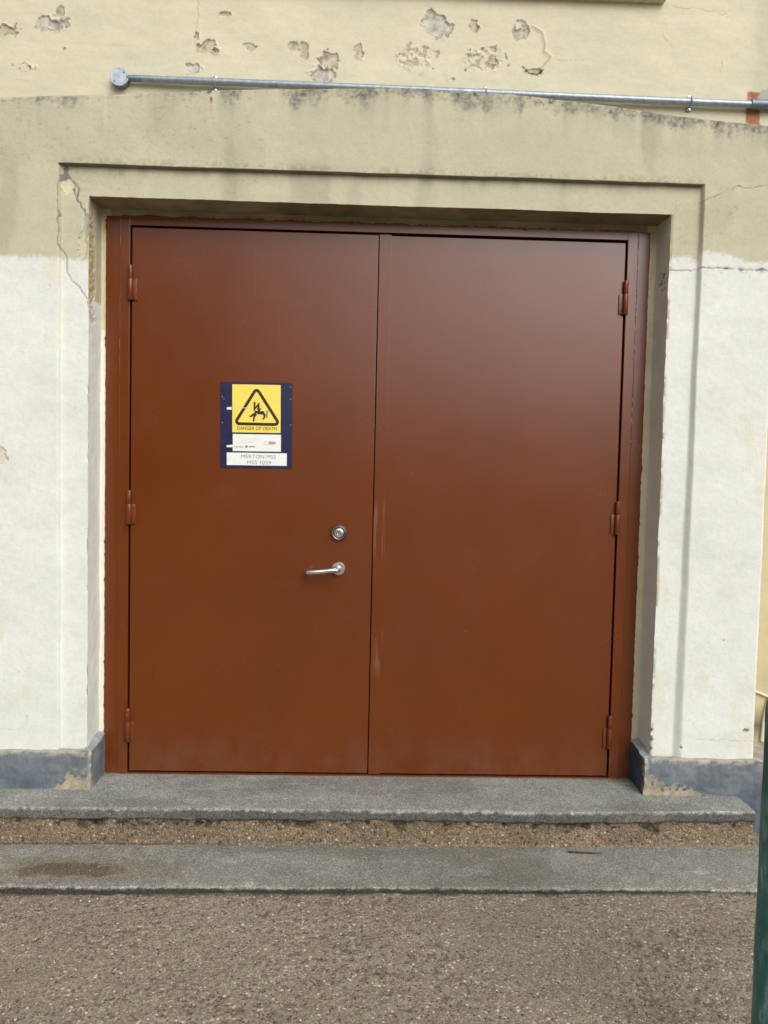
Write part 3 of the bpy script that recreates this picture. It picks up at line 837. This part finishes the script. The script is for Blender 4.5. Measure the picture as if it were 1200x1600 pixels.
# right-hand side: the wall beyond the surround, dingier low down
rgt = sm(2.50, 2.56, X)
C = mixc(C, np.array((.56, .47, .27)), rgt * sm(2.6, 2.2, Zw) * .9)
C = mixc(C, np.array((.12, .09, .05)), rgt * sm(.30, .22, Zw + .02 * nm) * sm(.12, .17, Zw) * .9)
C = mixc(C, np.array((.10, .085, .06)), rgt * sm(.035, .015, np.abs(Zw - 1.19) + .015 * nm) * np.clip(.6 + nm, 0, 1) * .8)
C = mixc(C, np.array((.40, .33, .19)), rgt * sm(.05, .0, np.abs(Zw - .38) + .02 * nm) * .5)
C = mixc(C, C * .86, sm(2.47, 2.53, X) * sm(2.7, 2.8, Zw) * .8)
cxm = (X[:-1, :-1] + X[1:, 1:]) / 2; czm = (Zw[:-1, :-1] + Zw[1:, 1:]) / 2
keep = ~((cxm > -.10) & (cxm < 2.10) & (czm < 2.25))
s = Surf(); s.patch(np.stack([X, Yw, Zw], -1), np.clip(C, .01, .95), keep, flip=False)
mw = s.build('main_wall', M_CR)
tag(mw, 'cream painted rendered building wall with flaking patches above the door surround', 'wall')

# band course at the very top of the picture
bm = bmesh.new(); box(bm, -.12, 2.118, YW - .034, YW + .01, 3.172, 3.26, .003)
band = from_bm('window_sill', bm, None, mw, 40)
at = band.data.color_attributes.new('Tint', 'FLOAT_COLOR', 'POINT')
for d_ in at.data: d_.color = (.60, .53, .34, 1)
band.data.materials.append(M_CR)

# ---------------------------------------------------------------- rendered surround of the doorway
sur = empty('door_surround', (1.0, -.08, 0))
tag(sur, 'stained beige and white rendered surround with a shallow gabled top framing the doors', 'door surround')
s = Surf()
st = .0036
ux = lines(PX0, st, GX0 - .001, .0015, GX0 + .006, st, OX0, .05, .0, .02, 0.02, st, 1.95, st, OX1, st, GX1 - .030, st, GX1 + .002, st, PX1)
ux = lines(PX0, st, GX0, .002, GX0 + .006, st, OX0, st, OX1, st, GX1, st, PX1)
uz = lines(.10, st, OZ1, st, GZ1 - .0028, .0014, GZ1, st, 2.56, st, 2.72)
X, Zg = np.meshgrid(ux, uz, indexing='ij')
Zg = np.where(Zg <= 2.56, Zg, 2.56 + (Zg - 2.56) / .16 * (ztop(X) - 2.56))
wr = .005 + .026 * np.clip((2.35 - Zg) / 2.2, 0, 1)                                            # the right-hand arris of the sunk band is a soft slope
inx = np.clip((X - GX0) / .006, 0, 1) * np.clip((GX1 - X) / wr, 0, 1)
inz = np.clip((GZ1 - Zg) / .0025, 0, 1)
blend = inx * inz
blend = blend * blend * (3 - 2 * blend) * .5 + blend * .5
Yg = YO + (YB - YO) * blend
P = np.stack([X, Yg, Zg], -1)
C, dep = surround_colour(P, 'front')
P[..., 1] += dep
# rounded outer arris and top edge
P[..., 1] += .010 * sm(.012, 0, PX1 - X) ** 2 + .006 * sm(.008, 0, ztop(X) - Zg)
cxm = (X[:-1, :-1] + X[1:, 1:]) / 2; czm = (Zg[:-1, :-1] + Zg[1:, 1:]) / 2
keep = ~((cxm > OX0) & (cxm < OX1) & (czm < OZ1))
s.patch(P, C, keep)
yr = lines(YB, .0045, 0.006)
zr = uz[uz <= OZ1 + 1e-6]
for xr, fl in ((OX0, False), (OX1, True)):
    Yg, Zg = np.meshgrid(yr, zr, indexing='ij')
    P = np.stack([np.full(Yg.shape, xr), Yg, Zg], -1)
    C, dep = surround_colour(P, 'reveal'); P[..., 0] += dep * (-1 if xr < 1 else 1)
    s.patch(P, C, flip=fl)
xo = ux[(ux >= OX0 - 1e-6) & (ux <= OX1 + 1e-6)]
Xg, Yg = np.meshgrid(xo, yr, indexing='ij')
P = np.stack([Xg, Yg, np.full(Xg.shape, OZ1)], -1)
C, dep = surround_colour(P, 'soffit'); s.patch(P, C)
# plaster margin round the door frame
for xa, xb in ((OX0, -.085), (2.07, OX1)):
    Xg, Zg = np.meshgrid(lines(xa, .004, xb), zr, indexing='ij')
    P = np.stack([Xg, np.full(Xg.shape, .006), Zg], -1)
    C, dep = surround_colour(P, 'back'); s.patch(P, C)
Xg, Zg = np.meshgrid(lines(-.085, .004, 2.07), lines(2.23, .004, OZ1), indexing='ij')
P = np.stack([Xg, np.full(Xg.shape, .006), Zg], -1)
C = BEIGE * (.80 + .12 * fbm(Xg * 9, Xg * 0, Zg * 30, 4, 501))[..., None] * np.array((1, .93, .75)); s.patch(P, C)
# right flank and sloping top back to the main wall
Yg, Zg = np.meshgrid(lines(YO + .010, .006, YW + .02), lines(.10, .01, float(ztop(PX1))), indexing='ij')
P = np.stack([np.full(Yg.shape, PX1), Yg, Zg], -1)
s.patch(P, WHITE * .95, flip=False)
Xg, Yg = np.meshgrid(lines(PX0, .01, PX1), lines(YO + .006, .01, YW + .02), indexing='ij')
P = np.stack([Xg, Yg, ztop(Xg) - (YW - Yg) * .06 + .0115], -1)
s.patch(P, np.array((.28, .26, .20)), flip=False)
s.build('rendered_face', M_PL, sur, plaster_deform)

# plinths either side of the doorway
def c_plinth(P, xc, zt, side):
    x, y, z = P[..., 0], P[..., 1], P[..., 2]
    nm = fbm(x * 20, y * 20, z * 20, 4, 511); nh = fbm(x * 70, y * 70, z * 70, 3, 515)
    c = np.array((.128, .148, .162)) * (1 + .22 * nm)[..., None]
    c = mixc(c, np.array((.19, .215, .23)), sm(.0, .14, z) * np.clip(.4 + .5 * fbm(x * 8, y, z * 5, 3, 517), 0, 1))
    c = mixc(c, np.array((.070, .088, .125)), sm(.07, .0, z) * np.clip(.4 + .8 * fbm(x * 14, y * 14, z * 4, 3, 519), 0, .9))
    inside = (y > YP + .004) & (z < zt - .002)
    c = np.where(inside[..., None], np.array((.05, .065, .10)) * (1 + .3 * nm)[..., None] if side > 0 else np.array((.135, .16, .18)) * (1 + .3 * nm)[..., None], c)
    chip = np.array((.36, .32, .25)) * (1 + .25 * nh)[..., None]
    dx = np.abs(x - xc)
    top = sm(.026, .012, zt - z + .012 * nm + .010 * nh) * np.clip(.5 + 1.5 * nh + .5 * sm(.5, .1, dx), 0, 1)
    c = mixc(c, chip, top * .85)
    ed = sm(.022, .004, dx + .012 * nm) * sm(.035, .0, y - YP)
    c = mixc(c, np.array((.55, .52, .42)), ed * np.clip(.6 + nh, 0, 1) * .85)
    reach = .020 + .045 * sm(.26, .04, dx)
    bot = sm(1.0, .85, (z - Z0) / reach + .45 * nm + .75 * nh + 1.1 * sm(.06, .36 if side > 0 else .19, dx)) * sm(.42 if side > 0 else .22, .15, dx)
    c = mixc(c, chip * np.array((1.02, .98, .9)), bot * .9 * (~inside))
    c = mixc(c, np.array((.36, .33, .27)), (z > zt - .001) * .65)
    return np.clip(c, .01, .9)

def d_plinth(P):
    x, y, z = P[:, 0], P[:, 1], P[:, 2]
    D = np.zeros_like(P)
    D[:, 1] = .002 * fbm(x * 6, y * 6, z * 6, 3, 521) + .0018 * fbm(x * 34, y * 34, z * 34, 3, 523)
    D[:, 0] = .003 * fbm(x * 22, y * 22, z * 22, 3, 525)
    D[:, 2] = .0035 * fbm(x * 16, y * 16, z * 16, 4, 527) * sm(.05, .13, z)
    return D

for side, xa, xb, zt in ((-1, PX0 - .3, -.098, .138), (1, 2.080, 3.6, .136)):
    xc = xb if side < 0 else xa
    s = Surf()
    # profile: bottom front -> top front -> ledge back to the render
    pr = profile([(YP, -.19), (YP, zt - .004), (YP + .004, zt), (YP + .028, zt + .004)], .0040)
    if side > 0: xs_ = lines(xa, .004, PX1 + .25, .1, xb)
    else: xs_ = lines(xa, .02, -.60, .004, xb)
    Xg = np.repeat(xs_[:, None], len(pr), 1)
    P = np.stack([Xg, np.repeat(pr[None, :, 0], len(xs_), 0), np.repeat(pr[None, :, 1], len(xs_), 0)], -1)
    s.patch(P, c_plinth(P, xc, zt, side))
    # cheek inside the doorway, with a chamfered top running back to the frame
    yc = lines(YP, .004, .0)
    vz = np.linspace(0, 1, 46)
    Yg, V = np.meshgrid(yc, vz, indexing='ij')
    Zg = Z0 - .03 + V * (zt - .004 - Z0 + .03) + V ** 6 * .020 * sm(YP, -.02, Yg)
    P = np.stack([np.full(Yg.shape, xc), Yg, Zg], -1)
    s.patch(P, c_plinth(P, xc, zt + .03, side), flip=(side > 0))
    Yg, V = np.meshgrid(yc, np.linspace(0, 1, 10), indexing='ij')
    Zg = zt - .004 + .020 * sm(YP, -.02, Yg) + V * .010
    Xg = xc - side * 0 + side * V * .034
    P = np.stack([Xg, Yg, Zg], -1)
    s.patch(P, np.array((.26, .28, .30)) * (1 + .2 * fbm(Xg * 30, Yg * 30, Zg * 30, 3, 531))[..., None], flip=(side > 0))
    if side > 0:                                     # ledge against the main wall beyond the surround
        Xg, Yg = np.meshgrid(lines(2.50, .01, xb), lines(YP + .026, .01, YW + .01), indexing='ij')
        P = np.stack([Xg, Yg, np.full(Xg.shape, zt + .003)], -1)
        s.patch(P, np.array((.33, .31, .26)) * (1 + .3 * fbm(Xg * 20, Yg * 20, Xg * 0, 4, 533))[..., None])
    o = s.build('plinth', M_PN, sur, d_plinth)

# ---------------------------------------------------------------- the doors
H = 2.203; W = 1.984; S = .983
YF = -.004                                          # faces of the leaves
door = empty('double_door', (.99, 0, 0))
tag(door, 'tall red-brown painted steel double doors with six hinges and a lever handle', 'door')

def part_box(name, mat, parent, x0, x1, y0, y1, z0, z1, bev=.0015):
    bm = bmesh.new(); box(bm, x0, x1, y0, y1, z0, z1, bev, 2)
    return from_bm(name, bm, mat, parent)

G = .0080
# frame: each jamb is a flat cover strip and a proud inner profile
for side in (0, 1):
    xo, xf, xi = (-.103, -.047, -G) if side == 0 else (2.083, 2.034, W + G)
    a, b = sorted((xo, xf)); c_, d_ = sorted((xf, xi))
    bm = bmesh.new()
    box(bm, a, b, -.0025, .06, -.008, 2.2455, .0012)
    box(bm, c_, d_, -.006, .058, -.008, 2.2445, .0018)
    jo = from_bm('jamb', bm, M_DR, door)
    # bead on the joint of the two
    bm = bmesh.new()
    xm = xf
    pts = [(xm + random.gauss(0, .0004), -.0035, z_) for z_ in np.arange(-.006, 2.244, .02)]
    tube(bm, pts, [.0026 + random.gauss(0, .00035) for _ in pts], 8)
    from_bm('sealant_bead', bm, M_DR, jo, 80)
    bm = bmesh.new()
    pts = [(xo + (.0005 if side else -.0005) + random.gauss(0, .0006), .0035, z_) for z_ in np.arange(-.004, 2.244, .013)]
    tube(bm, pts, [max(.0016, .0024 + random.gauss(0, .0003) + (.0035 if random.random() < .05 else 0)) for _ in pts], 8)
    from_bm('edge_mastic', bm, M_DR, jo, 80)
    if side == 1:
        bm = bmesh.new()
        z_ = 1.35
        while z_ < 2.235:
            L_ = random.uniform(.004, .035)
            if random.random() < .62:
                n_ = 4
                tube(bm, [(xm + random.gauss(0, .0006), -.0058 - random.random() * .0006, z_ + L_ * k / n_) for k in range(n_ + 1)], [.0004, .0012, .0016, .0012, .0004], 6)
            z_ += L_ + random.uniform(.004, .03)
        from_bm('chipped_sealant', bm, M_SEAL, jo, 80)
hd = part_box('frame_head', M_DR, door, -.0455, 2.0325, -.0055, .0575, H + G, 2.2440, .0018)
bm = bmesh.new()
pts = [(x_, -.004 + .0015 * math.sin(x_ * 47), 2.2455 + .0016 * math.sin(x_ * 31) + random.gauss(0, .0009)) for x_ in np.arange(-.04, 2.03, .012)]
tube(bm, pts, [max(.0012, .0034 + random.gauss(0, .0011)) for _ in pts], 8)
from_bm('sealant_bead', bm, M_DR, hd, 80)
bm = bmesh.new()
x_ = .95
while x_ < 2.0:
    L_ = random.uniform(.01, .05)
    if random.random() < .6:
        tube(bm, [(x_ + L_ * k / 4, -.0078, 2.2475 + random.gauss(0, .0008)) for k in range(5)], [.0005, .0018, .0022, .0016, .0005], 6)
    x_ += L_ + random.uniform(.005, .04)
from_bm('chipped_sealant', bm, M_SEAL, hd, 80)
part_box('threshold', M_DR, door, -.046, 2.033, -.010, .0570, -.012, -.0062, .0012)
# rebate stops behind the gaps
bm = bmesh.new()
for a in ((-.012, .020, 0.0, 2.2), (W - .02, W + .012, 0.0, 2.2), (S - .02, S + .02, 0.0, 2.2)):
    box(bm, a[0], a[1], .046, .0555, a[2], a[3])
box(bm, -.012, W + .012, .046, .0553, H - .02, H + .02)
box(bm, -.012, W + .012, .046, .0551, -.0044, .02)
from_bm('rebate_seal', bm, M_BK, door)

leafL = part_box('door_leaf', M_DR, door, 0, S - .002, YF, .041, .001, H, .0022)
leafR = part_box('door_leaf', M_DR, door, S + .0035, W, YF, .041, .001, H - .002, .0022)
leafR['label'] = 'right-hand leaf with an overlapping meeting strip'
leafL['label'] = 'left-hand leaf carrying the lock and lever handle'
part_box('meeting_strip', M_DS, leafR, S + .0022, S + .051, YF - .0010, YF + .004, -.003, H + .002, .0012)

def hinge(zc_top, right):
    x = W if right else 0.0
    sg = -1 if right else 1                          # towards the leaf
    zc = zc_top
    bm = bmesh.new()
    cx = x - sg * .003
    lathe(bm, [(.0082, 0), (.0106, .002), (.0106, .080), (.0095, .083)], (cx, -.0155, zc - .139), 'Z', 20)
    h = from_bm('hinge', bm, M_HG, door, 50)
    bm = bmesh.new()
    lathe(bm, [(.0078, 0), (.0088, .0015), (.0088, .050), (.0078, .0525), (.004, .0545)], (cx, -.0155, zc - .0545), 'Z', 20)
    from_bm('upper_knuckle', bm, M_HG, h, 50)
    bm = bmesh.new()
    x0, x1 = sorted((x + sg * .003, x + sg * .0215))
    box(bm, x0, x1, -.0105, YF + .002, zc - .137, zc - .056, .0015)
    from_bm('hinge_flap', bm, M_HG, h, 50)
    bm = bmesh.new()
    x0, x1 = sorted((x - sg * .004, x - sg * .014))
    box(bm, x0, x1, -.014, -.004, zc - .053, zc - .003, .0015)
    from_bm('hinge_flap', bm, M_HG, h, 50)
for zt_ in (2.053, 1.157, .264):
    hinge(zt_, False); hinge(zt_ - .004, True)

# lock cylinder
bm = bmesh.new()
lathe(bm, [(.0325, 0), (.0335, .003), (.0325, .009), (.029, .014), (.0255, .0165), (.0235, .0155), (.0225, .012), (.0215, .006)], (.845, YF - .0002, 1.0), '-Y', 48)
lock = from_bm('lock', bm, M_STEELD, door, 40)
bm = bmesh.new()
lathe(bm, [(.0205, .004), (.0205, .013), (.0185, .0175), (.0155, .019), (.012, .0185), (.0085, .0145), (.0075, .009)], (.845, YF, 1.0), '-Y', 40)
from_bm('cylinder_guard', bm, M_STEEL, lock, 40)
bm = bmesh.new()
box(bm, .8437, .8463, YF - .0118, YF - .006, .995, 1.005, .0002)
from_bm('keyhole', bm, M_BK, lock)

# lever handle
bm = bmesh.new()
rz_ = .853; rx_ = .846
lathe(bm, [(.0262, 0), (.0266, .0015), (.0266, .0075), (.0245, .0095), (.012, .0098)], (rx_, YF - .0002, rz_), '-Y', 48)
hdl = from_bm('lever_handle', bm, M_STEEL, door, 40)
path = [(rx_, YF - .008, rz_), (rx_, YF - .030, rz_), (rx_ - .001, YF - .045, rz_), (rx_ - .008, YF - .054, rz_ - .0005), (rx_ - .022, YF - .057, rz_ - .001),
        (rx_ - .06, YF - .057, rz_ - .006), (rx_ - .10, YF - .056, rz_ - .010), (rx_ - .117, YF - .052, rz_ - .0115), (rx_ - .124, YF - .042, rz_ - .012), (rx_ - .1245, YF - .022, rz_ - .012)]
bm = bmesh.new(); tube(bm, smoothpath(path, 6), .0100, 20)
from_bm('lever', bm, M_STEEL, hdl, 60)

# ---------------------------------------------------------------- warning sign on the left leaf
SU = .29 / 960
sign = empty('warning_sign', (.5005, YF, 1.257))
tag(sign, 'navy warning sign with a yellow electric shock triangle and white plates on the left door', 'sign')
def SP(u, v): return (.3555 + (u - 120) * SU - (v - 140) * SU * -.011, 1.6005 - (v - 145) * .346 / 1155 + (u - 120) * SU * .007)
def plate(name, mat, parent, u0, v0, u1, v1, y0, y1, bev=.0004):
    bm = bmesh.new()
    q = [SP(u0, v1), SP(u1, v1), SP(u1, v0), SP(u0, v0)]
    A = [bm.verts.new((x, y0, z)) for x, z in q]; B = [bm.verts.new((x, y1, z)) for x, z in q]
    bm.faces.new(A); bm.faces.new(B[::-1])
    for k in range(4): bm.faces.new((A[k], B[k], B[(k + 1) % 4], A[(k + 1) % 4]))
    if bev: bmesh.ops.bevel(bm, geom=bm.edges[:], offset=bev, segments=1, affect='EDGES')
    return from_bm(name, bm, mat, parent)
def stroke(bm, pts, wd, y0, y1, closed=False):
    P = [Vector(SP(*p)) for p in pts]
    n = len(P); L_, R_ = [], []
    ws = wd if isinstance(wd, list) else [wd] * n
    for i in range(n):
        if closed: a, b = P[i - 1], P[(i + 1) % n]; d1 = (P[i] - a).normalized(); d2 = (b - P[i]).normalized()
        else:
            d1 = (P[i] - P[i - 1]).normalized() if i else (P[1] - P[0]).normalized()
            d2 = (P[i + 1] - P[i]).normalized() if i < n - 1 else d1
        t = (d1 + d2).normalized(); nn = Vector((-t.y, t.x)); k = 1 / max(.5, nn.dot(Vector((-d1.y, d1.x))))
        L_.append(P[i] + nn * ws[i] * SU / 2 * k); R_.append(P[i] - nn * ws[i] * SU / 2 * k)
    rings = []
    for l, r in zip(L_, R_):
        rings.append([bm.verts.new((l.x, y1, l.y)), bm.verts.new((r.x, y1, r.y)), bm.verts.new((r.x, y0, r.y)), bm.verts.new((l.x, y0, l.y))])
    m_ = n if closed else n - 1
    for i in range(m_):
        a, b = rings[i], rings[(i + 1) % n]
        for k in range(4): bm.faces.new((a[k], a[(k + 1) % 4], b[(k + 1) % 4], b[k]))
    if not closed: bm.faces.new(rings[0]); bm.faces.new(rings[-1][::-1])
def text(name, body, mat, parent, u0, v0, u1, v1, y, bold=0.0):
    cu = bpy.data.curves.new('lettering', 'FONT'); cu.body = body; cu.extrude = .0; cu.offset = bold
    o = bpy.data.objects.new('tmp', cu); COL.objects.link(o)
    dg = bpy.context.evaluated_depsgraph_get(); dg.update()
    me = bpy.data.meshes.new_from_object(o.evaluated_get(dg))
    bpy.data.objects.remove(o)
    c = np.empty(len(me.vertices) * 3); me.vertices.foreach_get('co', c); c = c.reshape(-1, 3)
    mn, mx = c.min(0), c.max(0)
    for v_ in me.vertices:
        u = u0 + (v_.co.x - mn[0]) / (mx[0] - mn[0]) * (u1 - u0); q = v1 + (v_.co.y - mn[1]) / (mx[1] - mn[1]) * (v0 - v1)
        x, z = SP(u, q); v_.co = (x, y, z)
    return link(name, me, mat, parent)
yb = YF - .0018
plate('backing_board', M_NAVY, sign, 120, 145, 1080, 1300, YF - .0002, yb)
yp = plate('warning_plate', M_YEL, sign, 280, 175, 925, 820, yb, yb - .0012)
y1 = yb - .0012
def round_tri(v, r=46, n=6):
    out = []
    for i in range(3):
        p = Vector(v[i]); a = (Vector(v[i - 1]) - p).normalized(); b = (Vector(v[(i + 1) % 3]) - p).normalized()
        half = math.acos(max(-1, min(1, a.dot(b)))) / 2
        cc = p + (a + b).normalized() * r / math.sin(half); q0 = p + a * r / math.tan(half); q1 = p + b * r / math.tan(half)
        a0 = math.atan2(*(q0 - cc).yx); a1 = math.atan2(*(q1 - cc).yx)
        d = (a1 - a0 + math.pi) % (2 * math.pi) - math.pi
        out += [(cc.x + r * math.cos(a0 + d * k / n), cc.y + r * math.sin(a0 + d * k / n)) for k in range(n + 1)]
    return out
bm = bmesh.new()
stroke(bm, round_tri([(604, 222), (912, 706), (312, 702)], 34), 40, y1 + .0001, y1 - .0003, True)
from_bm('triangle_border', bm, M_INK, yp)
bm = bmesh.new()
stroke(bm, [(578, 405), (575, 505), (630, 440), (634, 498)], [26, 34, 34, 24], y1 + .0001, y1 - .0003)
stroke(bm, [(612, 492), (636, 530), (658, 492)], [16, 26, 16], y1 + .0001, y1 - .00035)
stroke(bm, [(580, 532), (625, 552), (668, 552), (706, 545)], [26, 40, 46, 38], y1 + .0001, y1 - .0003)
stroke(bm, [(596, 558), (556, 580), (525, 604), (508, 598)], [34, 26, 22, 16], y1 + .0001, y1 - .00032)
stroke(bm, [(596, 572), (572, 606), (566, 655), (580, 650)], [34, 26, 22, 14], y1 + .0001, y1 - .00034)
stroke(bm, [(690, 552), (712, 585), (704, 622), (684, 642)], [38, 28, 22, 16], y1 + .0001, y1 - .00036)
from_bm('pictogram', bm, M_INK, yp)
text('lettering', 'DANGER OF DEATH', M_INKB, yp, 345, 738, 872, 786, y1 - .0003, .012)
bm = bmesh.new(); stroke(bm, [(746, 520), (738, 618)], 20, y1, y1 - .0005)
from_bm('grey_scuff', bm, M_GREYINK, yp)
bm = bmesh.new(); stroke(bm, [(270, 492), (470, 488), (495, 500)], [4, 9, 14], y1, y1 - .0006)
from_bm('torn_tape', bm, M_PALEINK, yp)
ip = plate('info_plate', M_WHT, sign, 287, 842, 930, 1072, yb, y1)
bm = bmesh.new()
for a, b, v in ((390, 600, 905), (400, 590, 935), (380, 560, 955)): stroke(bm, [(a, v), (b, v)], 6, y1 + .0001, y1 - .0002)
from_bm('faded_print', bm, M_PALEINK, ip)
bm = bmesh.new()
for a, b, v, w_ in ((310, 430, 1015, 9), (455, 485, 1008, 30), (500, 585, 1010, 16)): stroke(bm, [(a, v), (b, v)], w_, y1 + .0001, y1 - .0002)
from_bm('small_print', bm, M_GREYINK, ip)
bm = bmesh.new(); stroke(bm, [(765, 950), (800, 955), (835, 955), (868, 955)], [34, 44, 34, 10], y1 + .0001, y1 - .0002)
from_bm('logo', bm, M_REDINK, ip)
bm = bmesh.new(); stroke(bm, [(700, 975), (720, 945), (770, 935), (850, 938)], 7, y1 + .0001, y1 - .00024); stroke(bm, [(700, 978), (860, 976)], 6, y1 + .0001, y1 - .00022)
from_bm('logo', bm, M_BLUEINK, ip)
npl = plate('name_plate', M_WHT, sign, 207, 1092, 1010, 1262, yb, y1)
text('lettering', 'MERTON MSS', M_GREYINK, npl, 402, 1117, 865, 1166, y1 - .0003, -.006)
text('lettering', 'MSS 1059', M_GREYINK, npl, 482, 1196, 800, 1246, y1 - .0003, -.006)
for u, v in ((145, 345), (168, 372), (145, 692), (1055, 362), (1055, 712), (1052, 200)):
    x, z = SP(u, v); bm = bmesh.new()
    lathe(bm, [(.0028, 0), (.0026, .0009), (.0012, .0014)], (x, yb, z), '-Y', 12)
    from_bm('rivet', bm, M_STEELD, sign, 50)
for q_, w_ in (([(208, 500), (272, 497)], [30, 38]), ([(205, 1008), (285, 1003)], [26, 34])):
    bm = bmesh.new(); stroke(bm, q_, w_, yb, yb - .0005)
    from_bm('label_remnant', bm, M_WHT, sign)

# ---------------------------------------------------------------- conduit on the main wall
PY = YW - .024
pipe = empty('conduit_pipe', (1.2, PY, 2.80))
tag(pipe, 'galvanised steel conduit pipe running along the wall just above the surround', 'pipe')
def pz(x): return 2.7900 - (x + .055) * .0052
bm = bmesh.new()
tube(bm, [(x_, PY + .0008 * math.sin(x_ * 3), pz(x_) + .0014 * math.sin(x_ * 2.1)) for x_ in np.linspace(.030, 2.50, 40)], .0140, 24)
from_bm('pipe_run', bm, M_GALV, pipe, 60)
bm = bmesh.new(); lathe(bm, [(.0125, 0), (.0125, .064), (.0118, .066)], (-.030, PY, pz(-.03)), 'X', 24)
from_bm('threaded_bush', bm, M_GALVD, pipe, 50)
bm = bmesh.new(); lathe(bm, [(.0155, 0), (.0162, .002), (.0162, .045), (.0155, .047)], (1.29, PY, pz(1.31) - .001), 'X', 24)
from_bm('pipe_coupling', bm, M_GALV, pipe, 50)
bm = bmesh.new()
tube(bm, smoothpath([(2.480, PY, pz(2.48)), (2.53, PY, pz(2.5)), (2.60, PY - .001, pz(2.5) + .004), (2.68, PY + .004, pz(2.5) + .01), (2.74, PY + .03, pz(2.5) + .012)], 5), .0185, 24)
from_bm('pipe_bend', bm, M_GALVD, pipe, 60)
for x_ in (.315, 1.40, 2.234):
    z_ = pz(x_)
    bm = bmesh.new()
    tube(bm, [(x_, PY - .0160 * math.sin(a) + 0.0, z_ + .0160 * math.cos(a)) for a in np.linspace(0.02, math.pi - .02, 14)], .0038, 8)
    for sz in (-1, 1): box(bm, x_ - .009, x_ + .009, YW - .010, YW - .002, z_ + sz * .0225 - .008, z_ + sz * .0225 + .008, .001)
    cl = from_bm('saddle_clip', bm, M_GALV, pipe, 50)
    for sz in (-1, 1):
        bm = bmesh.new(); lathe(bm, [(.0068, 0), (.0062, .003), (.003, .0045)], (x_, YW - .0095, z_ + sz * .0235), '-Y', 14)
        from_bm('screw', bm, M_STEEL, cl, 40)
jb = empty('junction_box', (-.058, YW, 2.7900))
tag(jb, 'round galvanised junction box with a flat lid at the left end of the conduit', 'junction box')
bm = bmesh.new(); lathe(bm, [(.0345, -.002), (.0350, .002), (.0350, .028), (.0345, .030)], (-.058, YW - .002, 2.7900), '-Y', 48)
from_bm('box_body', bm, M_GALVD, jb, 40)
bm = bmesh.new(); lathe(bm, [(.0350, .0301), (.0358, .0308), (.0358, .0328), (.0345, .0338), (.0300, .0336), (.0292, .0330), (.001, .0332)], (-.058, YW - .002, 2.7900), '-Y', 48)
lid = from_bm('box_lid', bm, M_LID, jb, 25)
for dx, dz in ((.019, .017), (-.019, -.017)):
    bm = bmesh.new(); lathe(bm, [(.0040, .0330), (.0037, .0345), (.002, .0352)], (-.058 + dx, YW - .002, 2.7900 + dz), '-Y', 14)
    from_bm('screw', bm, M_STEELD, lid, 40)

# ---------------------------------------------------------------- pale cable on the wall at the far right
bm = bmesh.new()
tube(bm, smoothpath([(2.56, YW - .006, .378), (2.63, YW - .006, .354), (2.68, YW - .008, .336), (2.74, YW - .006, .33), (2.85, YW - .006, .33)], 6), .0055, 10)
tube(bm, smoothpath([(2.682, YW - .006, .335), (2.673, YW - .007, .30), (2.664, YW - .006, .24), (2.658, YW - .006, .145)], 5), .008, 10)
tag(from_bm('wall_cable', bm, M_CABLE, None, 60), 'pale cable on the beige wall at the right edge beyond the surround', 'cable')

# ---------------------------------------------------------------- green post in the foreground
gp = empty('green_post', (1.901, -1.5, -.17))
tag(gp, 'dark green rounded post at the right edge in front of the steps', 'post')
R_ = .060
cx = 1.840 + R_ * .985
prof = [(R_ * 1.0, -.02)] + [(R_ * (.985 + .012 * math.sin(k * .9)), .02 + k * .04) for k in range(0, 23)]
zt_ = prof[-1][1]
prof += [(R_ * math.cos(a) ** .55 * .985, zt_ + .004 + .050 * math.sin(a)) for a in np.linspace(.1, 1.50, 12)]
bm = bmesh.new(); lathe(bm, prof, (cx, -1.5, -.165), 'Z', 40)
from_bm('post_shaft', bm, M_GREEN, gp, 50)
bm = bmesh.new(); lathe(bm, [(.095, -.004), (.095, .006), (.088, .010), (.062, .011)], (cx, -1.5, -.166), 'Z', 32)
from_bm('base_plate', bm, M_GREEN, gp, 40)

# ---------------------------------------------------------------- unseen buildings added behind the camera to shape reflections and daylight
M_OPP = mat_simple('brown_brick', (.16, .10, .07), .9, 0, .2, 3)
M_OPG = mat_simple('dark_window_glass', (.02, .025, .03), .1, 0, .1, 3)
def added_building(name, x0, x1, y0, y1, h):
    bm = bmesh.new(); box(bm, x0, x1, y0, y1, -.3, h)
    box(bm, x0 - .1, x1 + .1, y0 - .1, y1 + .1, h, h + .15)
    o = from_bm(name, bm, M_OPP); tag(o, kind='structure')
    n = int((x1 - x0) / 3)
    k = 0
    bm = bmesh.new()
    for i in range(n):
        cx = x0 + (i + .5) * (x1 - x0) / n
        z = 1.0
        while z + 1.5 < h:
            box(bm, cx - .6, cx + .6, y1 - .02, y1 + .02, z, z + 1.3); z += 2.9
    from_bm('window', bm, M_OPG, o)
added_building('added_far_building', -40, -3.5, -34, -24, 9.5)
added_building('added_far_building', -3.5, 40, -38, -27, 3.6)
